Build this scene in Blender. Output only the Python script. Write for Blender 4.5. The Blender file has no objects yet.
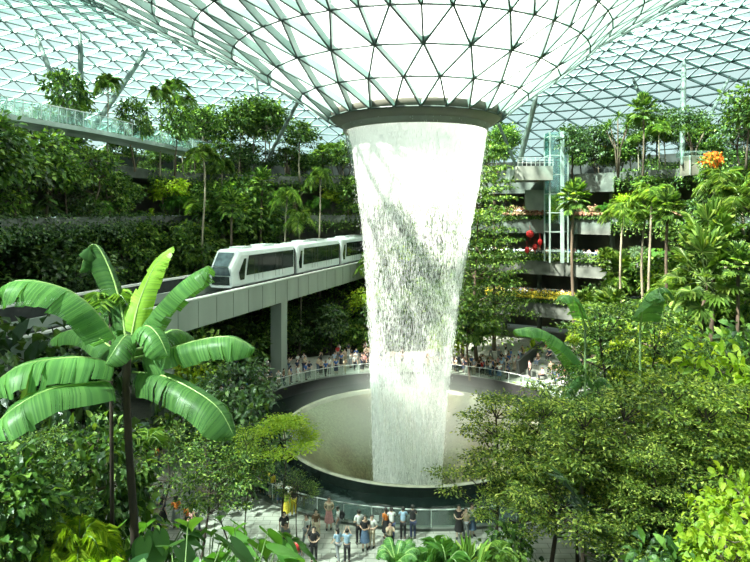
import bpy, bmesh, math, random
import numpy as np
from mathutils import Vector, Matrix
PI = math.pi
C = bpy.context.scene.collection
rng = np.random.default_rng(7)
rnd = random.Random(11)
F_PX, HOR, CAMZ = 585.0, 212.0, 17.5
AX, AY = 3.1, 48.0                       # axis of the falls

def at(px, py, d):
    return Vector(((px - 375) * d / F_PX, d, CAMZ - (py - HOR) * d / F_PX))

# ------------------------------------------------------------------ materials
def new_mat(name):
    m = bpy.data.materials.new(name); m.use_nodes = True
    nt = m.node_tree; nt.nodes.clear()
    out = nt.nodes.new('ShaderNodeOutputMaterial')
    return m, nt, nt.nodes, nt.links, out

def mat(name, c1, c2=None, rough=.6, scale=3., metal=0., spec=.5, bump=0., stretch=None):
    m, nt, N, L, out = new_mat(name)
    p = N.new('ShaderNodeBsdfPrincipled'); L.new(p.outputs[0], out.inputs[0])
    p.inputs['Roughness'].default_value = rough; p.inputs['Metallic'].default_value = metal
    p.inputs['Specular IOR Level'].default_value = spec
    if c2 is None: c2 = tuple(x * .8 for x in c1)
    tc = N.new('ShaderNodeTexCoord'); nz = N.new('ShaderNodeTexNoise')
    nz.inputs['Scale'].default_value = scale; nz.inputs['Detail'].default_value = 5
    src = tc.outputs['Object']
    if stretch:
        mp = N.new('ShaderNodeMapping'); mp.inputs['Scale'].default_value = stretch
        L.new(src, mp.inputs[0]); src = mp.outputs[0]
    L.new(src, nz.inputs['Vector'])
    r = N.new('ShaderNodeValToRGB'); r.color_ramp.elements[0].position = .35; r.color_ramp.elements[1].position = .65
    r.color_ramp.elements[0].color = (*c2, 1); r.color_ramp.elements[1].color = (*c1, 1)
    L.new(nz.outputs[0], r.inputs[0]); L.new(r.outputs[0], p.inputs['Base Color'])
    if bump:
        b = N.new('ShaderNodeBump'); b.inputs['Strength'].default_value = bump
        L.new(nz.outputs[0], b.inputs['Height']); L.new(b.outputs[0], p.inputs['Normal'])
    return m

def leafmat(name, c1, c2, trans=.35, rough=.35, tcol=None, spec=.5, c3=None):
    spec *= .6; rough += .1
    m, nt, N, L, out = new_mat(name)
    g = N.new('ShaderNodeNewGeometry'); r = N.new('ShaderNodeValToRGB')
    e = r.color_ramp.elements
    e[0].color = (*c1, 1); e[1].color = (*c2, 1)
    if c3:
        e[1].position = .7; x = e.new(1.0); x.color = (*c3, 1)
    L.new(g.outputs['Random Per Island'], r.inputs[0])
    oi = N.new('ShaderNodeObjectInfo'); mr = N.new('ShaderNodeMapRange')
    mr.inputs['To Min'].default_value = .7; mr.inputs['To Max'].default_value = 1.3
    L.new(oi.outputs['Random'], mr.inputs['Value'])
    hs = N.new('ShaderNodeHueSaturation'); L.new(r.outputs[0], hs.inputs['Color']); L.new(mr.outputs[0], hs.inputs['Value'])
    p = N.new('ShaderNodeBsdfPrincipled'); p.inputs['Roughness'].default_value = rough
    p.inputs['Specular IOR Level'].default_value = spec
    t = N.new('ShaderNodeBsdfTranslucent')
    mg = N.new('ShaderNodeMix'); mg.data_type = 'RGBA'; mg.blend_type = 'MULTIPLY'; mg.inputs[0].default_value = 1
    L.new(hs.outputs[0], mg.inputs[6]); mg.inputs[7].default_value = (*(tcol or (1.6, 1.5, .5)), 1)
    L.new(mg.outputs[2], t.inputs[0]); L.new(hs.outputs[0], p.inputs['Base Color'])
    ms = N.new('ShaderNodeMixShader'); ms.inputs[0].default_value = trans
    L.new(p.outputs[0], ms.inputs[1]); L.new(t.outputs[0], ms.inputs[2]); L.new(ms.outputs[0], out.inputs[0])
    return m

def glassmat(name, tint, refl=.12, rough=.05, gl=(1, 1, 1), body=0., bodycol=(.8, .9, .86)):
    m, nt, N, L, out = new_mat(name)
    t = N.new('ShaderNodeBsdfTransparent'); t.inputs[0].default_value = (*tint, 1)
    g = N.new('ShaderNodeBsdfGlossy'); g.inputs['Roughness'].default_value = rough; g.inputs[0].default_value = (*gl, 1)
    ms = N.new('ShaderNodeMixShader'); ms.inputs[0].default_value = refl
    L.new(t.outputs[0], ms.inputs[1]); L.new(g.outputs[0], ms.inputs[2])
    last = ms
    if body:
        d = N.new('ShaderNodeBsdfTranslucent'); d.inputs[0].default_value = (*bodycol, 1)
        m2 = N.new('ShaderNodeMixShader'); m2.inputs[0].default_value = body
        L.new(ms.outputs[0], m2.inputs[1]); L.new(d.outputs[0], m2.inputs[2]); last = m2
    L.new(last.outputs[0], out.inputs[0])
    return m

M = {}
M['steel'] = mat('pale_green_steel', (.28, .36, .33), (.22, .30, .27), .35, 1.5)
M['steel_dark'] = mat('lattice_steel', (.05, .085, .072), (.035, .06, .05), .4, 1.0)
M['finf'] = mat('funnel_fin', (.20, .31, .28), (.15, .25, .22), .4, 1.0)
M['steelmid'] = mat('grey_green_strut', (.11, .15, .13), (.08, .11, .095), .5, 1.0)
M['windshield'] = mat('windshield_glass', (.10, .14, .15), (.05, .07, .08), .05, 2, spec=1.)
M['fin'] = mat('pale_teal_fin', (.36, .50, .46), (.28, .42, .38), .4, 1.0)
M['roofglass'] = glassmat('roof_glass', (.56, .71, .69), .05, body=.008, bodycol=(.8, .95, .92))
M['funnelglass'] = glassmat('funnel_glass', (.97, 1, .99), .04, body=.35, bodycol=(.95, 1, .98))
M['ring'] = mat('oculus_cladding', (.20, .20, .16), (.16, .16, .13), .5, .5)
M['ring_in'] = mat('oculus_soffit', (.30, .30, .25), (.24, .24, .2), .5, .5)
M['concrete'] = mat('pale_concrete', (.20, .225, .19), (.14, .165, .14), .75, .8, bump=.05)
M['guideway'] = mat('guideway_concrete', (.29, .335, .285), (.22, .26, .22), .7, .35, stretch=(1, 1, .3))
M['cap'] = mat('white_cap', (.75, .77, .72), (.62, .64, .6), .5, 1)
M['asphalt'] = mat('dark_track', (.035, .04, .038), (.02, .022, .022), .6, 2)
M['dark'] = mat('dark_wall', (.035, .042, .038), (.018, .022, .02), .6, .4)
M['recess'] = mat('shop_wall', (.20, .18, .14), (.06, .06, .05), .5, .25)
M['soil'] = mat('soil', (.035, .03, .018), (.015, .02, .01), .95, 1.5, bump=.4)
M['stone'] = mat('terrace_stone', (.14, .155, .135), (.06, .07, .06), .85, .6, bump=.2)
M['bark'] = mat('bark', (.13, .10, .065), (.06, .045, .03), .9, 4, bump=.4, stretch=(1, 1, .3))
M['barkdark'] = mat('dark_bark', (.05, .032, .02), (.02, .013, .01), .85, 5, bump=.4, stretch=(1, 1, .3))
M['barkpale'] = mat('pale_bark', (.30, .27, .19), (.17, .15, .1), .85, 5, bump=.3, stretch=(1, 1, .3))
M['white'] = mat('white_paint', (.60, .65, .63), (.52, .58, .56), .35, 1)
M['glassdark'] = mat('tinted_glass', (.02, .028, .026), (.01, .015, .014), .06, 1, spec=.8)
M['black'] = mat('black', (.02, .02, .02), (.012, .012, .012), .5, 3)
M['skin'] = mat('skin', (.52, .33, .23), (.45, .28, .19), .55, 5)
M['eye'] = mat('eye', (.02, .015, .01), None, .3, 5)
M['hairm'] = mat('hair', (.025, .018, .013), (.012, .01, .008), .5, 8)
M['rail'] = mat('brushed_rail', (.62, .66, .64), (.5, .55, .53), .3, 2, metal=.4)
M['glass'] = glassmat('balustrade_glass', (.88, .95, .92), .04)
M['glasslift'] = glassmat('lift_glass', (.70, .88, .86), .2)
M['aqua'] = glassmat('aqua_glass', (.80, .92, .88), .06, body=.10)
CLOTH = {'white': (.75, .75, .72), 'black': (.02, .02, .022), 'red': (.55, .04, .04), 'blue': (.06, .15, .42),
         'pale blue': (.35, .5, .65), 'grey': (.22, .23, .24), 'beige': (.55, .45, .32), 'yellow': (.75, .6, .06),
         'navy': (.03, .04, .09), 'pink': (.65, .32, .32), 'lime': (.45, .6, .08), 'brown': (.16, .09, .05),
         'orange': (.7, .2, .03), 'denim': (.10, .16, .26)}
for k, c in CLOTH.items(): M['cloth_' + k] = mat('cloth_' + k.replace(' ', '_'), c, tuple(x * .75 for x in c), .85, 12)

# foliage
M['L_fine'] = leafmat('small_leaves', (.012, .035, .008), (.16, .25, .04), .45, .4, c3=(.52, .56, .14))
M['L_fine2'] = leafmat('small_dark_leaves', (.008, .026, .008), (.08, .16, .03), .4, .35, c3=(.27, .35, .08))
M['L_mid'] = leafmat('broad_leaves', (.01, .035, .01), (.085, .18, .035), .4, .3, c3=(.28, .42, .09))
M['L_dark'] = leafmat('dark_glossy_leaves', (.010, .032, .012), (.05, .11, .028), .3, .25, spec=.7, c3=(.12, .2, .05))
M['L_lime'] = leafmat('lime_leaves', (.14, .27, .015), (.34, .48, .04), .5, .35, c3=(.45, .55, .06))
M['L_ear'] = leafmat('big_soft_leaves', (.05, .16, .03), (.12, .28, .05), .45, .35)
M['L_blue'] = leafmat('grey_green_leaves', (.05, .10, .06), (.15, .24, .14), .35, .3)
M['L_palm'] = leafmat('palm_leaves', (.03, .08, .015), (.13, .25, .04), .4, .3, c3=(.3, .4, .1))
M['L_banana'] = leafmat('banana_leaves', (.06, .155, .045), (.12, .26, .07), .45, .3, tcol=(1.5, 1.6, .6), spec=.4)
M['L_banana2'] = leafmat('young_banana_leaves', (.20, .38, .05), (.28, .46, .07), .5, .3, tcol=(1.5, 1.5, .5))
M['midrib'] = mat('leaf_midrib', (.28, .40, .12), (.2, .3, .08), .4, 4)
M['stalk'] = mat('green_stalk', (.12, .2, .05), (.07, .12, .03), .5, 4)
M['flower_y'] = leafmat('yellow_flowers', (.45, .45, .05), (.8, .6, .05), .3, .6, (1, 1, .6), c3=(.2, .35, .06))
M['flower_r'] = leafmat('red_bromeliads', (.25, .07, .05), (.5, .3, .2), .3, .6, (1, 1, .8), c3=(.12, .22, .05))
M['flower_o'] = leafmat('orange_blossom', (.8, .12, .02), (.9, .35, .03), .3, .6, (1, 1, .8))

# ------------------------------------------------------------------ mesh builder
class MB:
    def __init__(s): s.v = []; s.f = []; s.m = []; s.n = 0
    def add(s, V, Fc, mi=0):
        V = np.asarray(V, float).reshape(-1, 3)
        o = s.n; s.v.append(V); s.n += len(V)
        if isinstance(Fc, np.ndarray): Fc = (Fc + o).tolist()
        else: Fc = [[i + o for i in q] for q in Fc]
        s.f += Fc; s.m += [mi] * len(Fc)
    def box(s, c, sz, rz=0, mi=0, tilt=None):
        x, y, z = [a / 2 for a in sz]
        P = np.array([[i, j, k] for i in (-x, x) for j in (-y, y) for k in (-z, z)])
        if tilt is not None: P = P @ np.array(tilt).T
        if rz:
            cc, ss = math.cos(rz), math.sin(rz); P = P @ np.array([[cc, ss, 0], [-ss, cc, 0], [0, 0, 1]])
        s.add(P + np.array(c), [[0, 1, 3, 2], [4, 6, 7, 5], [0, 4, 5, 1], [2, 3, 7, 6], [0, 2, 6, 4], [1, 5, 7, 3]], mi)
    def beam(s, p, q, w, d, n, mi=0):
        p = np.array(p, float); q = np.array(q, float); n = np.array(n, float)
        t = q - p; t /= np.linalg.norm(t) + 1e-9
        n = n - t * (n @ t); n /= np.linalg.norm(n) + 1e-9
        b = np.cross(t, n)
        V = [a + b * w / 2 * i + n * d / 2 * j for a in (p, q) for i, j in ((-1, -1), (1, -1), (1, 1), (-1, 1))]
        s.add(V, [[0, 1, 5, 4], [1, 2, 6, 5], [2, 3, 7, 6], [3, 0, 4, 7], [0, 3, 2, 1], [4, 5, 6, 7]], mi)
    def tube(s, pts, rad, n=8, mi=0, cap=True):
        pts = [Vector(p) for p in pts]
        if not hasattr(rad, '__len__'): rad = [rad] * len(pts)
        V = []; prev = None
        for i, p in enumerate(pts):
            t = (pts[min(i + 1, len(pts) - 1)] - pts[max(i - 1, 0)])
            if t.length < 1e-9: t = Vector((0, 0, 1))
            t.normalize()
            u = prev - t * prev.dot(t) if prev is not None else None
            if u is None or u.length < 1e-4:
                u = t.cross(Vector((0, 0, 1)) if abs(t.z) < .9 else Vector((1, 0, 0)))
            u.normalize(); prev = u; w = t.cross(u)
            for k in range(n):
                a = 2 * PI * k / n
                V.append(p + (u * math.cos(a) + w * math.sin(a)) * rad[i])
        Fc = [[i * n + k, i * n + (k + 1) % n, (i + 1) * n + (k + 1) % n, (i + 1) * n + k] for i in range(len(pts) - 1) for k in range(n)]
        if cap: Fc += [list(range(n))[::-1], [(len(pts) - 1) * n + k for k in range(n)]]
        s.add(np.array([tuple(v) for v in V]), Fc, mi)
    def lathe(s, prof, c=(0, 0), n=64, a0=0, a1=2 * PI, mi=0):
        full = abs(a1 - a0 - 2 * PI) < 1e-6; m = n if full else n + 1
        V = []
        for r, z in prof:
            for k in range(m):
                a = a0 + (a1 - a0) * k / n
                V.append((c[0] + r * math.cos(a), c[1] + r * math.sin(a), z))
        Fc = []
        for i in range(len(prof) - 1):
            for k in range(n):
                k2 = (k + 1) % m if full else k + 1
                Fc.append([i * m + k, i * m + k2, (i + 1) * m + k2, (i + 1) * m + k])
        s.add(V, Fc, mi)
    def ell(s, c, r, n=10, mi=0, rot=None):
        V = []; 
        for i in range(1, n // 2 + 1):
            th = PI * i / (n // 2 + 1)
            for k in range(n):
                a = 2 * PI * k / n
                V.append([r[0] * math.sin(th) * math.cos(a), r[1] * math.sin(th) * math.sin(a), r[2] * math.cos(th)])
        m = n // 2; V += [[0, 0, r[2]], [0, 0, -r[2]]]
        V = np.array(V)
        if rot is not None: V = V @ np.array(rot).T
        Fc = [[i * n + k, (i + 1) * n + k, (i + 1) * n + (k + 1) % n, i * n + (k + 1) % n] for i in range(m - 1) for k in range(n)]
        Fc += [[m * n, k, (k + 1) % n] for k in range(n)] + [[m * n + 1, (m - 1) * n + (k + 1) % n, (m - 1) * n + k] for k in range(n)]
        s.add(V + np.array(c), Fc, mi)
    def mesh(s, name, mats, smooth=False):
        me = bpy.data.meshes.new(name)
        V = np.concatenate(s.v) if s.v else np.zeros((0, 3))
        lens = np.array([len(q) for q in s.f], np.int32)
        flat = np.fromiter((i for q in s.f for i in q), np.int32, int(lens.sum()))
        me.vertices.add(len(V)); me.vertices.foreach_set('co', V.ravel())
        me.loops.add(len(flat)); me.loops.foreach_set('vertex_index', flat)
        me.polygons.add(len(lens)); me.polygons.foreach_set('loop_start', np.concatenate([[0], np.cumsum(lens)[:-1]]).astype(np.int32))
        me.polygons.foreach_set('material_index', np.array(s.m, np.int32))
        for m in (mats if isinstance(mats, (list, tuple)) else [mats]): me.materials.append(m)
        me.update(calc_edges=True); me.validate()
        me.polygons.foreach_set('use_smooth', np.full(len(me.polygons), bool(smooth)))
        return me
    def build(s, name, mats, parent=None, smooth=False, **k):
        return link(name, s.mesh(name, mats, smooth), parent, **k)

def tag(o, label=None, cat=None, group=None, kind=None):
    if label: o['label'] = label
    if cat: o['category'] = cat
    if group: o['group'] = group
    if kind: o['kind'] = kind
    return o
def link(name, me, parent=None, **k):
    o = bpy.data.objects.new(name, me); C.objects.link(o)
    if parent is not None:
        o.parent = parent
        if not k.pop('local', False): o.matrix_parent_inverse = parent.matrix_basis.inverted()
    tag(o, **k)
    return o
def empty(name, loc, label, cat, group=None, rz=0, kind=None):
    o = bpy.data.objects.new(name, None); C.objects.link(o); o.location = loc; o.rotation_euler = (0, 0, rz); o.empty_display_size = .2
    return tag(o, label, cat, group, kind)

# ------------------------------------------------------------------ leaves
def nrm(a): return a / (np.linalg.norm(a, axis=-1, keepdims=True) + 1e-9)
def leaves(mb, P, D, Nn, L, W, fold=.15, droop=.15, mi=0, mid=.45):
    P = np.asarray(P); n = len(P)
    D = nrm(D); S = nrm(np.cross(D, Nn)); Nn = np.cross(S, D)
    L = np.broadcast_to(np.asarray(L, float), (n,))[:, None]; W = np.broadcast_to(np.asarray(W, float), (n,))[:, None]
    V = np.stack([P, P + D * L * mid + S * W / 2 + Nn * W * fold, P + D * L - Nn * L * droop, P + D * L * mid - S * W / 2 + Nn * W * fold], 1).reshape(-1, 3)
    b = np.arange(n)[:, None] * 4
    Fc = np.concatenate([b + np.array([[0, 1, 2]]), b + np.array([[0, 2, 3]])])
    mb.add(V, Fc, mi)
def broad(mb, P, D, Nn, L, W, droop=.3, mi=0):
    """rounder leaves: seven vertices with a bend along the midrib"""
    P = np.asarray(P); n = len(P); D = nrm(D); S = nrm(np.cross(D, Nn)); Nn = np.cross(S, D)
    L = np.broadcast_to(np.asarray(L, float), (n,))[:, None]; W = np.broadcast_to(np.asarray(W, float), (n,))[:, None]
    m1 = P + D * L * .35 + Nn * L * .03; m2 = P + D * L * .7 - Nn * L * droop * .35; tp = P + D * L * .97 - Nn * L * droop
    V = np.stack([P, m1, m2, tp, m1 + S * W * .48 + Nn * W * .1, m2 + S * W * .4 + Nn * W * .05, m1 - S * W * .48 + Nn * W * .1, m2 - S * W * .4 + Nn * W * .05], 1).reshape(-1, 3)
    b = np.arange(n)[:, None] * 8
    tri = np.concatenate([b + np.array([q]) for q in ([0, 4, 1], [0, 1, 6], [2, 5, 3], [2, 3, 7])])
    quad = np.concatenate([b + np.array([q]) for q in ([1, 4, 5, 2], [1, 2, 7, 6])])
    mb.add(V, tri, mi); 
    o = mb.n - len(V); q = (quad + o).tolist(); mb.f += q; mb.m += [mi] * len(q)

def unit_rand(r, n): return nrm(r.normal(size=(n, 3)))

def crown(mb, r, cen, rad, nclump, per, L, W, flat=.35, csize=.28, kind='fine', hollow=.45, upbias=1.2, mi=0):
    """leaf clumps scattered in an ellipsoid; returns the clump centres"""
    cs = []
    for _ in range(nclump):
        while True:
            d = unit_rand(r, 1)[0]
            if d[2] > -.55: break
        rr = hollow + (1 - hollow) * r.random() ** .6
        cs.append(np.array(cen) + d * rr * np.array(rad))
    R = max(rad)
    for c in cs:
        n = max(3, int(per * r.uniform(.6, 1.4))); s = R * csize * r.uniform(.7, 1.3)
        off = r.normal(size=(n, 3)) * np.array([s, s, s * flat]) * .6
        P = c + off
        D = nrm(nrm(off + 1e-4) + nrm((c - np.array(cen)) + 1e-4) * .5 + r.normal(size=(n, 3)) * .45 + np.array([0, 0, -.15]))
        Nn = nrm(r.normal(size=(n, 3)) * .5 + np.array([0, 0, upbias]))
        l = L * r.uniform(.6, 1.3, n)
        (leaves if kind == 'fine' else broad)(mb, P, D, Nn, l, l * W / L, mi=mi)
    return cs

def trunk(mb, r, base, top, r0, r1, bend=.3, n=7, mi=0, seg=7):
    base = Vector(base); top = Vector(top); pts = []; rad = []
    b1 = Vector((r.normal() * bend, r.normal() * bend, 0)); b2 = Vector((r.normal() * bend, r.normal() * bend, 0)) * .5
    for i in range(seg + 1):
        t = i / seg; pts.append(base.lerp(top, t) + b1 * math.sin(t * PI) + b2 * math.sin(t * 2 * PI)); rad.append((r0 + (r1 - r0) * t ** .8) * (1.35 if i == 0 else 1))
    mb.tube(pts, rad, n, mi); return pts

def make_tree(seed, H, cr, ch, nclump, per, L, W, leaf, bark='bark', tr=.14, kind='fine', flat=.35, csize=.28, hollow=.45, layers=0, nstem=1, bend=.3):
    """-> list of (part name, mesh). Origin at the foot."""
    r = np.random.default_rng(seed); fo = MB(); tk = MB(); cs = []
    if layers:
        for i in range(layers):
            t = i / max(1, layers - 1); z = H - ch + ch * t * .96; rr = cr * (1 - .65 * t) * r.uniform(.85, 1.15)
            cx, cy = r.normal(size=2) * cr * .07
            k = max(2, int(nclump / layers * (1.3 - .6 * t)))
            for j in range(k):
                a = 2 * PI * (j + r.random()) / k; q = rr * (.35 + .65 * math.sqrt(r.random()))
                c = np.array([cx + q * math.cos(a), cy + q * math.sin(a), z + r.normal() * .12])
                n = int(per * r.uniform(.6, 1.4)); s = cr * csize
                off = r.normal(size=(n, 3)) * np.array([s, s, s * .12]) * .6
                D = nrm(nrm(off + 1e-4) + r.normal(size=(n, 3)) * .4); Nn = nrm(r.normal(size=(n, 3)) * .35 + np.array([0, 0, 1.3]))
                l = L * r.uniform(.6, 1.3, n); (leaves if kind == 'fine' else broad)(fo, c + off, D, Nn, l, l * W / L)
                cs.append(c)
    else:
        cs = crown(fo, r, (0, 0, H - ch / 2), (cr, cr, ch / 2), nclump, per, L, W, flat, csize, kind, hollow)
    for sidx in range(nstem):
        a = 2 * PI * sidx / nstem + r.random(); sp = 0 if nstem == 1 else .25
        pts = trunk(tk, r, (math.cos(a) * sp * .6, math.sin(a) * sp * .6, -.3), (math.cos(a) * sp * 2, math.sin(a) * sp * 2, H - ch * .25), tr, tr * .35, bend)
        sel = cs if len(cs) < 40 else [cs[i] for i in r.choice(len(cs), 40, replace=False)]
        for c in sel[sidx::nstem]:
            t = min(.95, max(.25, (c[2] - .25 * np.hypot(c[0], c[1]) * 1.6) / (H - ch * .25))); p = pts[0].lerp(pts[-1], t)
            k = min(range(len(pts)), key=lambda i: (pts[i] - p).length); p = pts[k]
            cv = Vector(c); mid = p.lerp(cv, .5) + Vector((0, 0, -.06 * (cv - p).length))
            tk.tube([p, mid, cv], [tr * .3, tr * .2, tr * .08], 4, cap=False)
    return [('trunk' if tr > .06 else 'stem', tk.mesh('trunk', M[bark], True)), ('foliage', fo.mesh('foliage', M[leaf]))]

def frond(mb, pts, L, npair, r, mi=0, wid=.16, droop=.5, taper=True, vee=.25, rach=None):
    pts = [np.array(p, float) for p in pts]
    def ev(t):
        x = t * (len(pts) - 1); i = min(int(x), len(pts) - 2); f = x - i
        return pts[i] * (1 - f) + pts[i + 1] * f
    P, D, Nn, LL = [], [], [], []
    for k in range(npair):
        t = .12 + .86 * k / npair; p = ev(t); tg = nrm(ev(min(1, t + .04)) - ev(max(0, t - .04)))
        up = np.array([0, 0, 1.]); up = nrm(up - tg * (up @ tg) + 1e-6); sd = np.cross(tg, up)
        ln = L * (math.sin(PI * (.12 + .86 * t)) ** .6 if taper else 1) * r.uniform(.85, 1.1)
        for s in (-1, 1):
            d = sd * s + tg * (.35 + .5 * t) + up * vee + r.normal(size=3) * .08
            P.append(p); D.append(d); Nn.append(up + sd * s * -.1); LL.append(ln)
    LL = np.array(LL); leaves(mb, np.array(P), np.array(D), np.array(Nn), LL, LL * wid, .1, droop, mi, .35)
    if rach is not None: mb.tube(pts, [rach * (1 - .8 * i / (len(pts) - 1)) for i in range(len(pts))], 4, mi=1, cap=False)

def arch(az, L, rise, droop, z0, n=9, r0=.05):
    """points of an arching leaf axis leaving the origin"""
    o = []
    for i in range(n):
        t = i / (n - 1); h = L * t * (1 - .15 * t)
        o.append((math.cos(az) * (r0 + h * math.cos(rise)), math.sin(az) * (r0 + h * math.cos(rise)), z0 + h * math.sin(rise) - droop * L * t ** 2.2))
    return o

def make_feather_palm(seed, H, L, nf, leaf='L_palm', bark='barkpale', tr=.11, stems=1):
    r = np.random.default_rng(seed); fo = MB(); tk = MB()
    for s in range(stems):
        a = 2 * PI * s / stems; ox, oy = (0, 0) if stems == 1 else (math.cos(a) * .35, math.sin(a) * .35)
        h = H * (1 if stems == 1 else r.uniform(.7, 1)); 
        pts = trunk(tk, r, (ox, oy, -.3), (ox * 2, oy * 2, h), tr, tr * .6, .15, 7)
        tip = np.array(pts[-1])
        for k in range(nf):
            az = 2 * PI * k / nf * 1.0 + r.uniform(-.3, .3) + (k % 2) * .3
            rise = r.uniform(.15, 1.15); q = [tuple(np.array(p) + tip) for p in arch(az, L * r.uniform(.8, 1.1), rise, r.uniform(.45, .9), 0)]
            frond(fo, q, L * .30, 20, r, rach=.03)
    return [('trunk', tk.mesh('trunk', M[bark], True)), ('fronds', fo.mesh('fronds', [M[leaf], M['stalk']]))]

def fan(mb, c, axis, nn, L, r, nseg=16, spread=2.3, mi=0):
    axis = nrm(np.array(axis, float)); nn = np.array(nn, float); nn = nrm(nn - axis * (nn @ axis)); sd = np.cross(axis, nn)
    a = np.linspace(-spread, spread, nseg) + r.normal(size=nseg) * .03
    D = axis * np.cos(a)[:, None] + sd * np.sin(a)[:, None] + nn * .12
    P = np.repeat(np.array([c], float), nseg, 0)
    LL = L * (.75 + .25 * np.cos(a * .6)) * r.uniform(.9, 1.1, nseg)
    leaves(mb, P, D, np.repeat([nn], nseg, 0), LL, LL * .30, .12, .18, mi, .6)

def make_fan_palm(seed, H, L, nf, leaf='L_palm', bark='bark', tr=.13, pet=1.0):
    r = np.random.default_rng(seed); fo = MB(); tk = MB()
    pts = trunk(tk, r, (0, 0, -.3), (0, 0, H), tr, tr * .8, .15, 8) if H > .4 else None
    tip = np.array(pts[-1]) if pts else np.array([0, 0, .1])
    for k in range(nf):
        az = 2.4 * k + r.uniform(-.2, .2); el = 1.35 - 1.9 * (k / nf) + r.uniform(-.1, .1)
        d = np.array([math.cos(az) * math.cos(el), math.sin(az) * math.cos(el), math.sin(el)])
        c = tip + d * pet * r.uniform(.85, 1.15); c[2] -= .15 * pet * (k / nf)
        nn = np.array([-math.cos(az) * math.sin(el), -math.sin(az) * math.sin(el), math.cos(el)])
        fan(fo, c, d + np.array([0, 0, -.25]), nn + unit_rand(r, 1)[0] * .2, L, r)
        fo.tube([tip, (tip + c) / 2 + np.array([0, 0, .05]), c], [.03, .022, .015], 4, 1, False)
    out = [('fans', fo.mesh('fans', [M[leaf], M['stalk']]))]
    if pts: out.insert(0, ('trunk', tk.mesh('trunk', M[bark], True)))
    return out

def make_rosette(seed, H, L, n, leaf, heads=1, W=.09, bark='bark', tr=.1, el0=-.2):
    """dracaena, pandan, bird's nest fern: strap leaves around a point"""
    r = np.random.default_rng(seed); fo = MB(); tk = MB()
    for h in range(heads):
        a = 2 * PI * h / heads + r.random(); sp = 0 if heads == 1 else H * .28
        tip = np.array([math.cos(a) * sp, math.sin(a) * sp, H * (1 if heads == 1 else r.uniform(.8, 1.05))])
        if H > .3: tk.tube([(0, 0, -.3), (tip[0] * .25, tip[1] * .25, H * .5), tuple(tip)], [tr, tr * .8, tr * .6], 6)
        for k in range(n):
            az = r.uniform(0, 2 * PI); el = r.uniform(el0, 1.4); d = np.array([math.cos(az) * math.cos(el), math.sin(az) * math.cos(el), math.sin(el)])
            s = nrm(np.cross(d, [0, 0, 1.]) + 1e-5); up = np.cross(s, d); l = L * r.uniform(.7, 1.1); w = L * W
            ps = [tip, tip + d * l * .4 + up * .03, tip + d * l * .75 - np.array([0, 0, l * .1]), tip + d * l * .95 - np.array([0, 0, l * .32])]
            V = [ps[0] - s * w * .3, ps[0] + s * w * .3, ps[1] - s * w * .55 + up * w * .15, ps[1] + s * w * .55 + up * w * .15, ps[2] - s * w * .4, ps[2] + s * w * .4, ps[3]]
            fo.add(V, [[0, 1, 3, 2], [2, 3, 5, 4], [4, 5, 6]])
    out = [('leaves', fo.mesh('leaves', M[leaf]))]
    if H > .3: out.insert(0, ('stem', tk.mesh('stem', M[bark], True)))
    return out

def heart(mb, c, d, nn, L, mi=0):
    d = nrm(np.array(d, float)); nn = nrm(np.array(nn, float) - d * (np.array(nn) @ d)); s = np.cross(d, nn); c = np.array(c, float)
    us = [-.22, -.05, .15, .4, .65, .85, 1.0]; ws = [.22, .36, .42, .38, .26, .13, 0.01]
    V = []
    for u, w in zip(us, ws):
        zz = -.25 * max(u, 0) ** 2
        for k in (-1, -.5, 0, .5, 1): V.append(c + d * L * u * (1 if k else (.0 if u < 0 else 1)) + s * L * w * k + nn * L * (zz + .10 * abs(k) - .12 * k * k * w))
    mb.add(V, [[i * 5 + j, i * 5 + j + 1, (i + 1) * 5 + j + 1, (i + 1) * 5 + j] for i in range(6) for j in range(4)], mi)

def make_elephant_ear(seed, H, L, n, leaf='L_lime'):
    r = np.random.default_rng(seed); fo = MB(); st = MB()
    for k in range(n):
        az = 2.4 * k + r.uniform(-.3, .3); h = H * r.uniform(.55, 1.); sp = H * r.uniform(.25, .75)
        c = np.array([math.cos(az) * sp, math.sin(az) * sp, h]); st.tube([(0, 0, -.1), tuple(c * .5 + np.array([0, 0, .15 * H])), tuple(c)], [.035, .025, .015], 5)
        heart(fo, c, (math.cos(az), math.sin(az), -.35 + r.uniform(-.2, .2)), (math.cos(az) * .5, math.sin(az) * .5, 1), L * r.uniform(.7, 1.1))
    return [('stems', st.mesh('stems', M['stalk'], True)), ('leaves', fo.mesh('leaves', M[leaf], True))]

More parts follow.
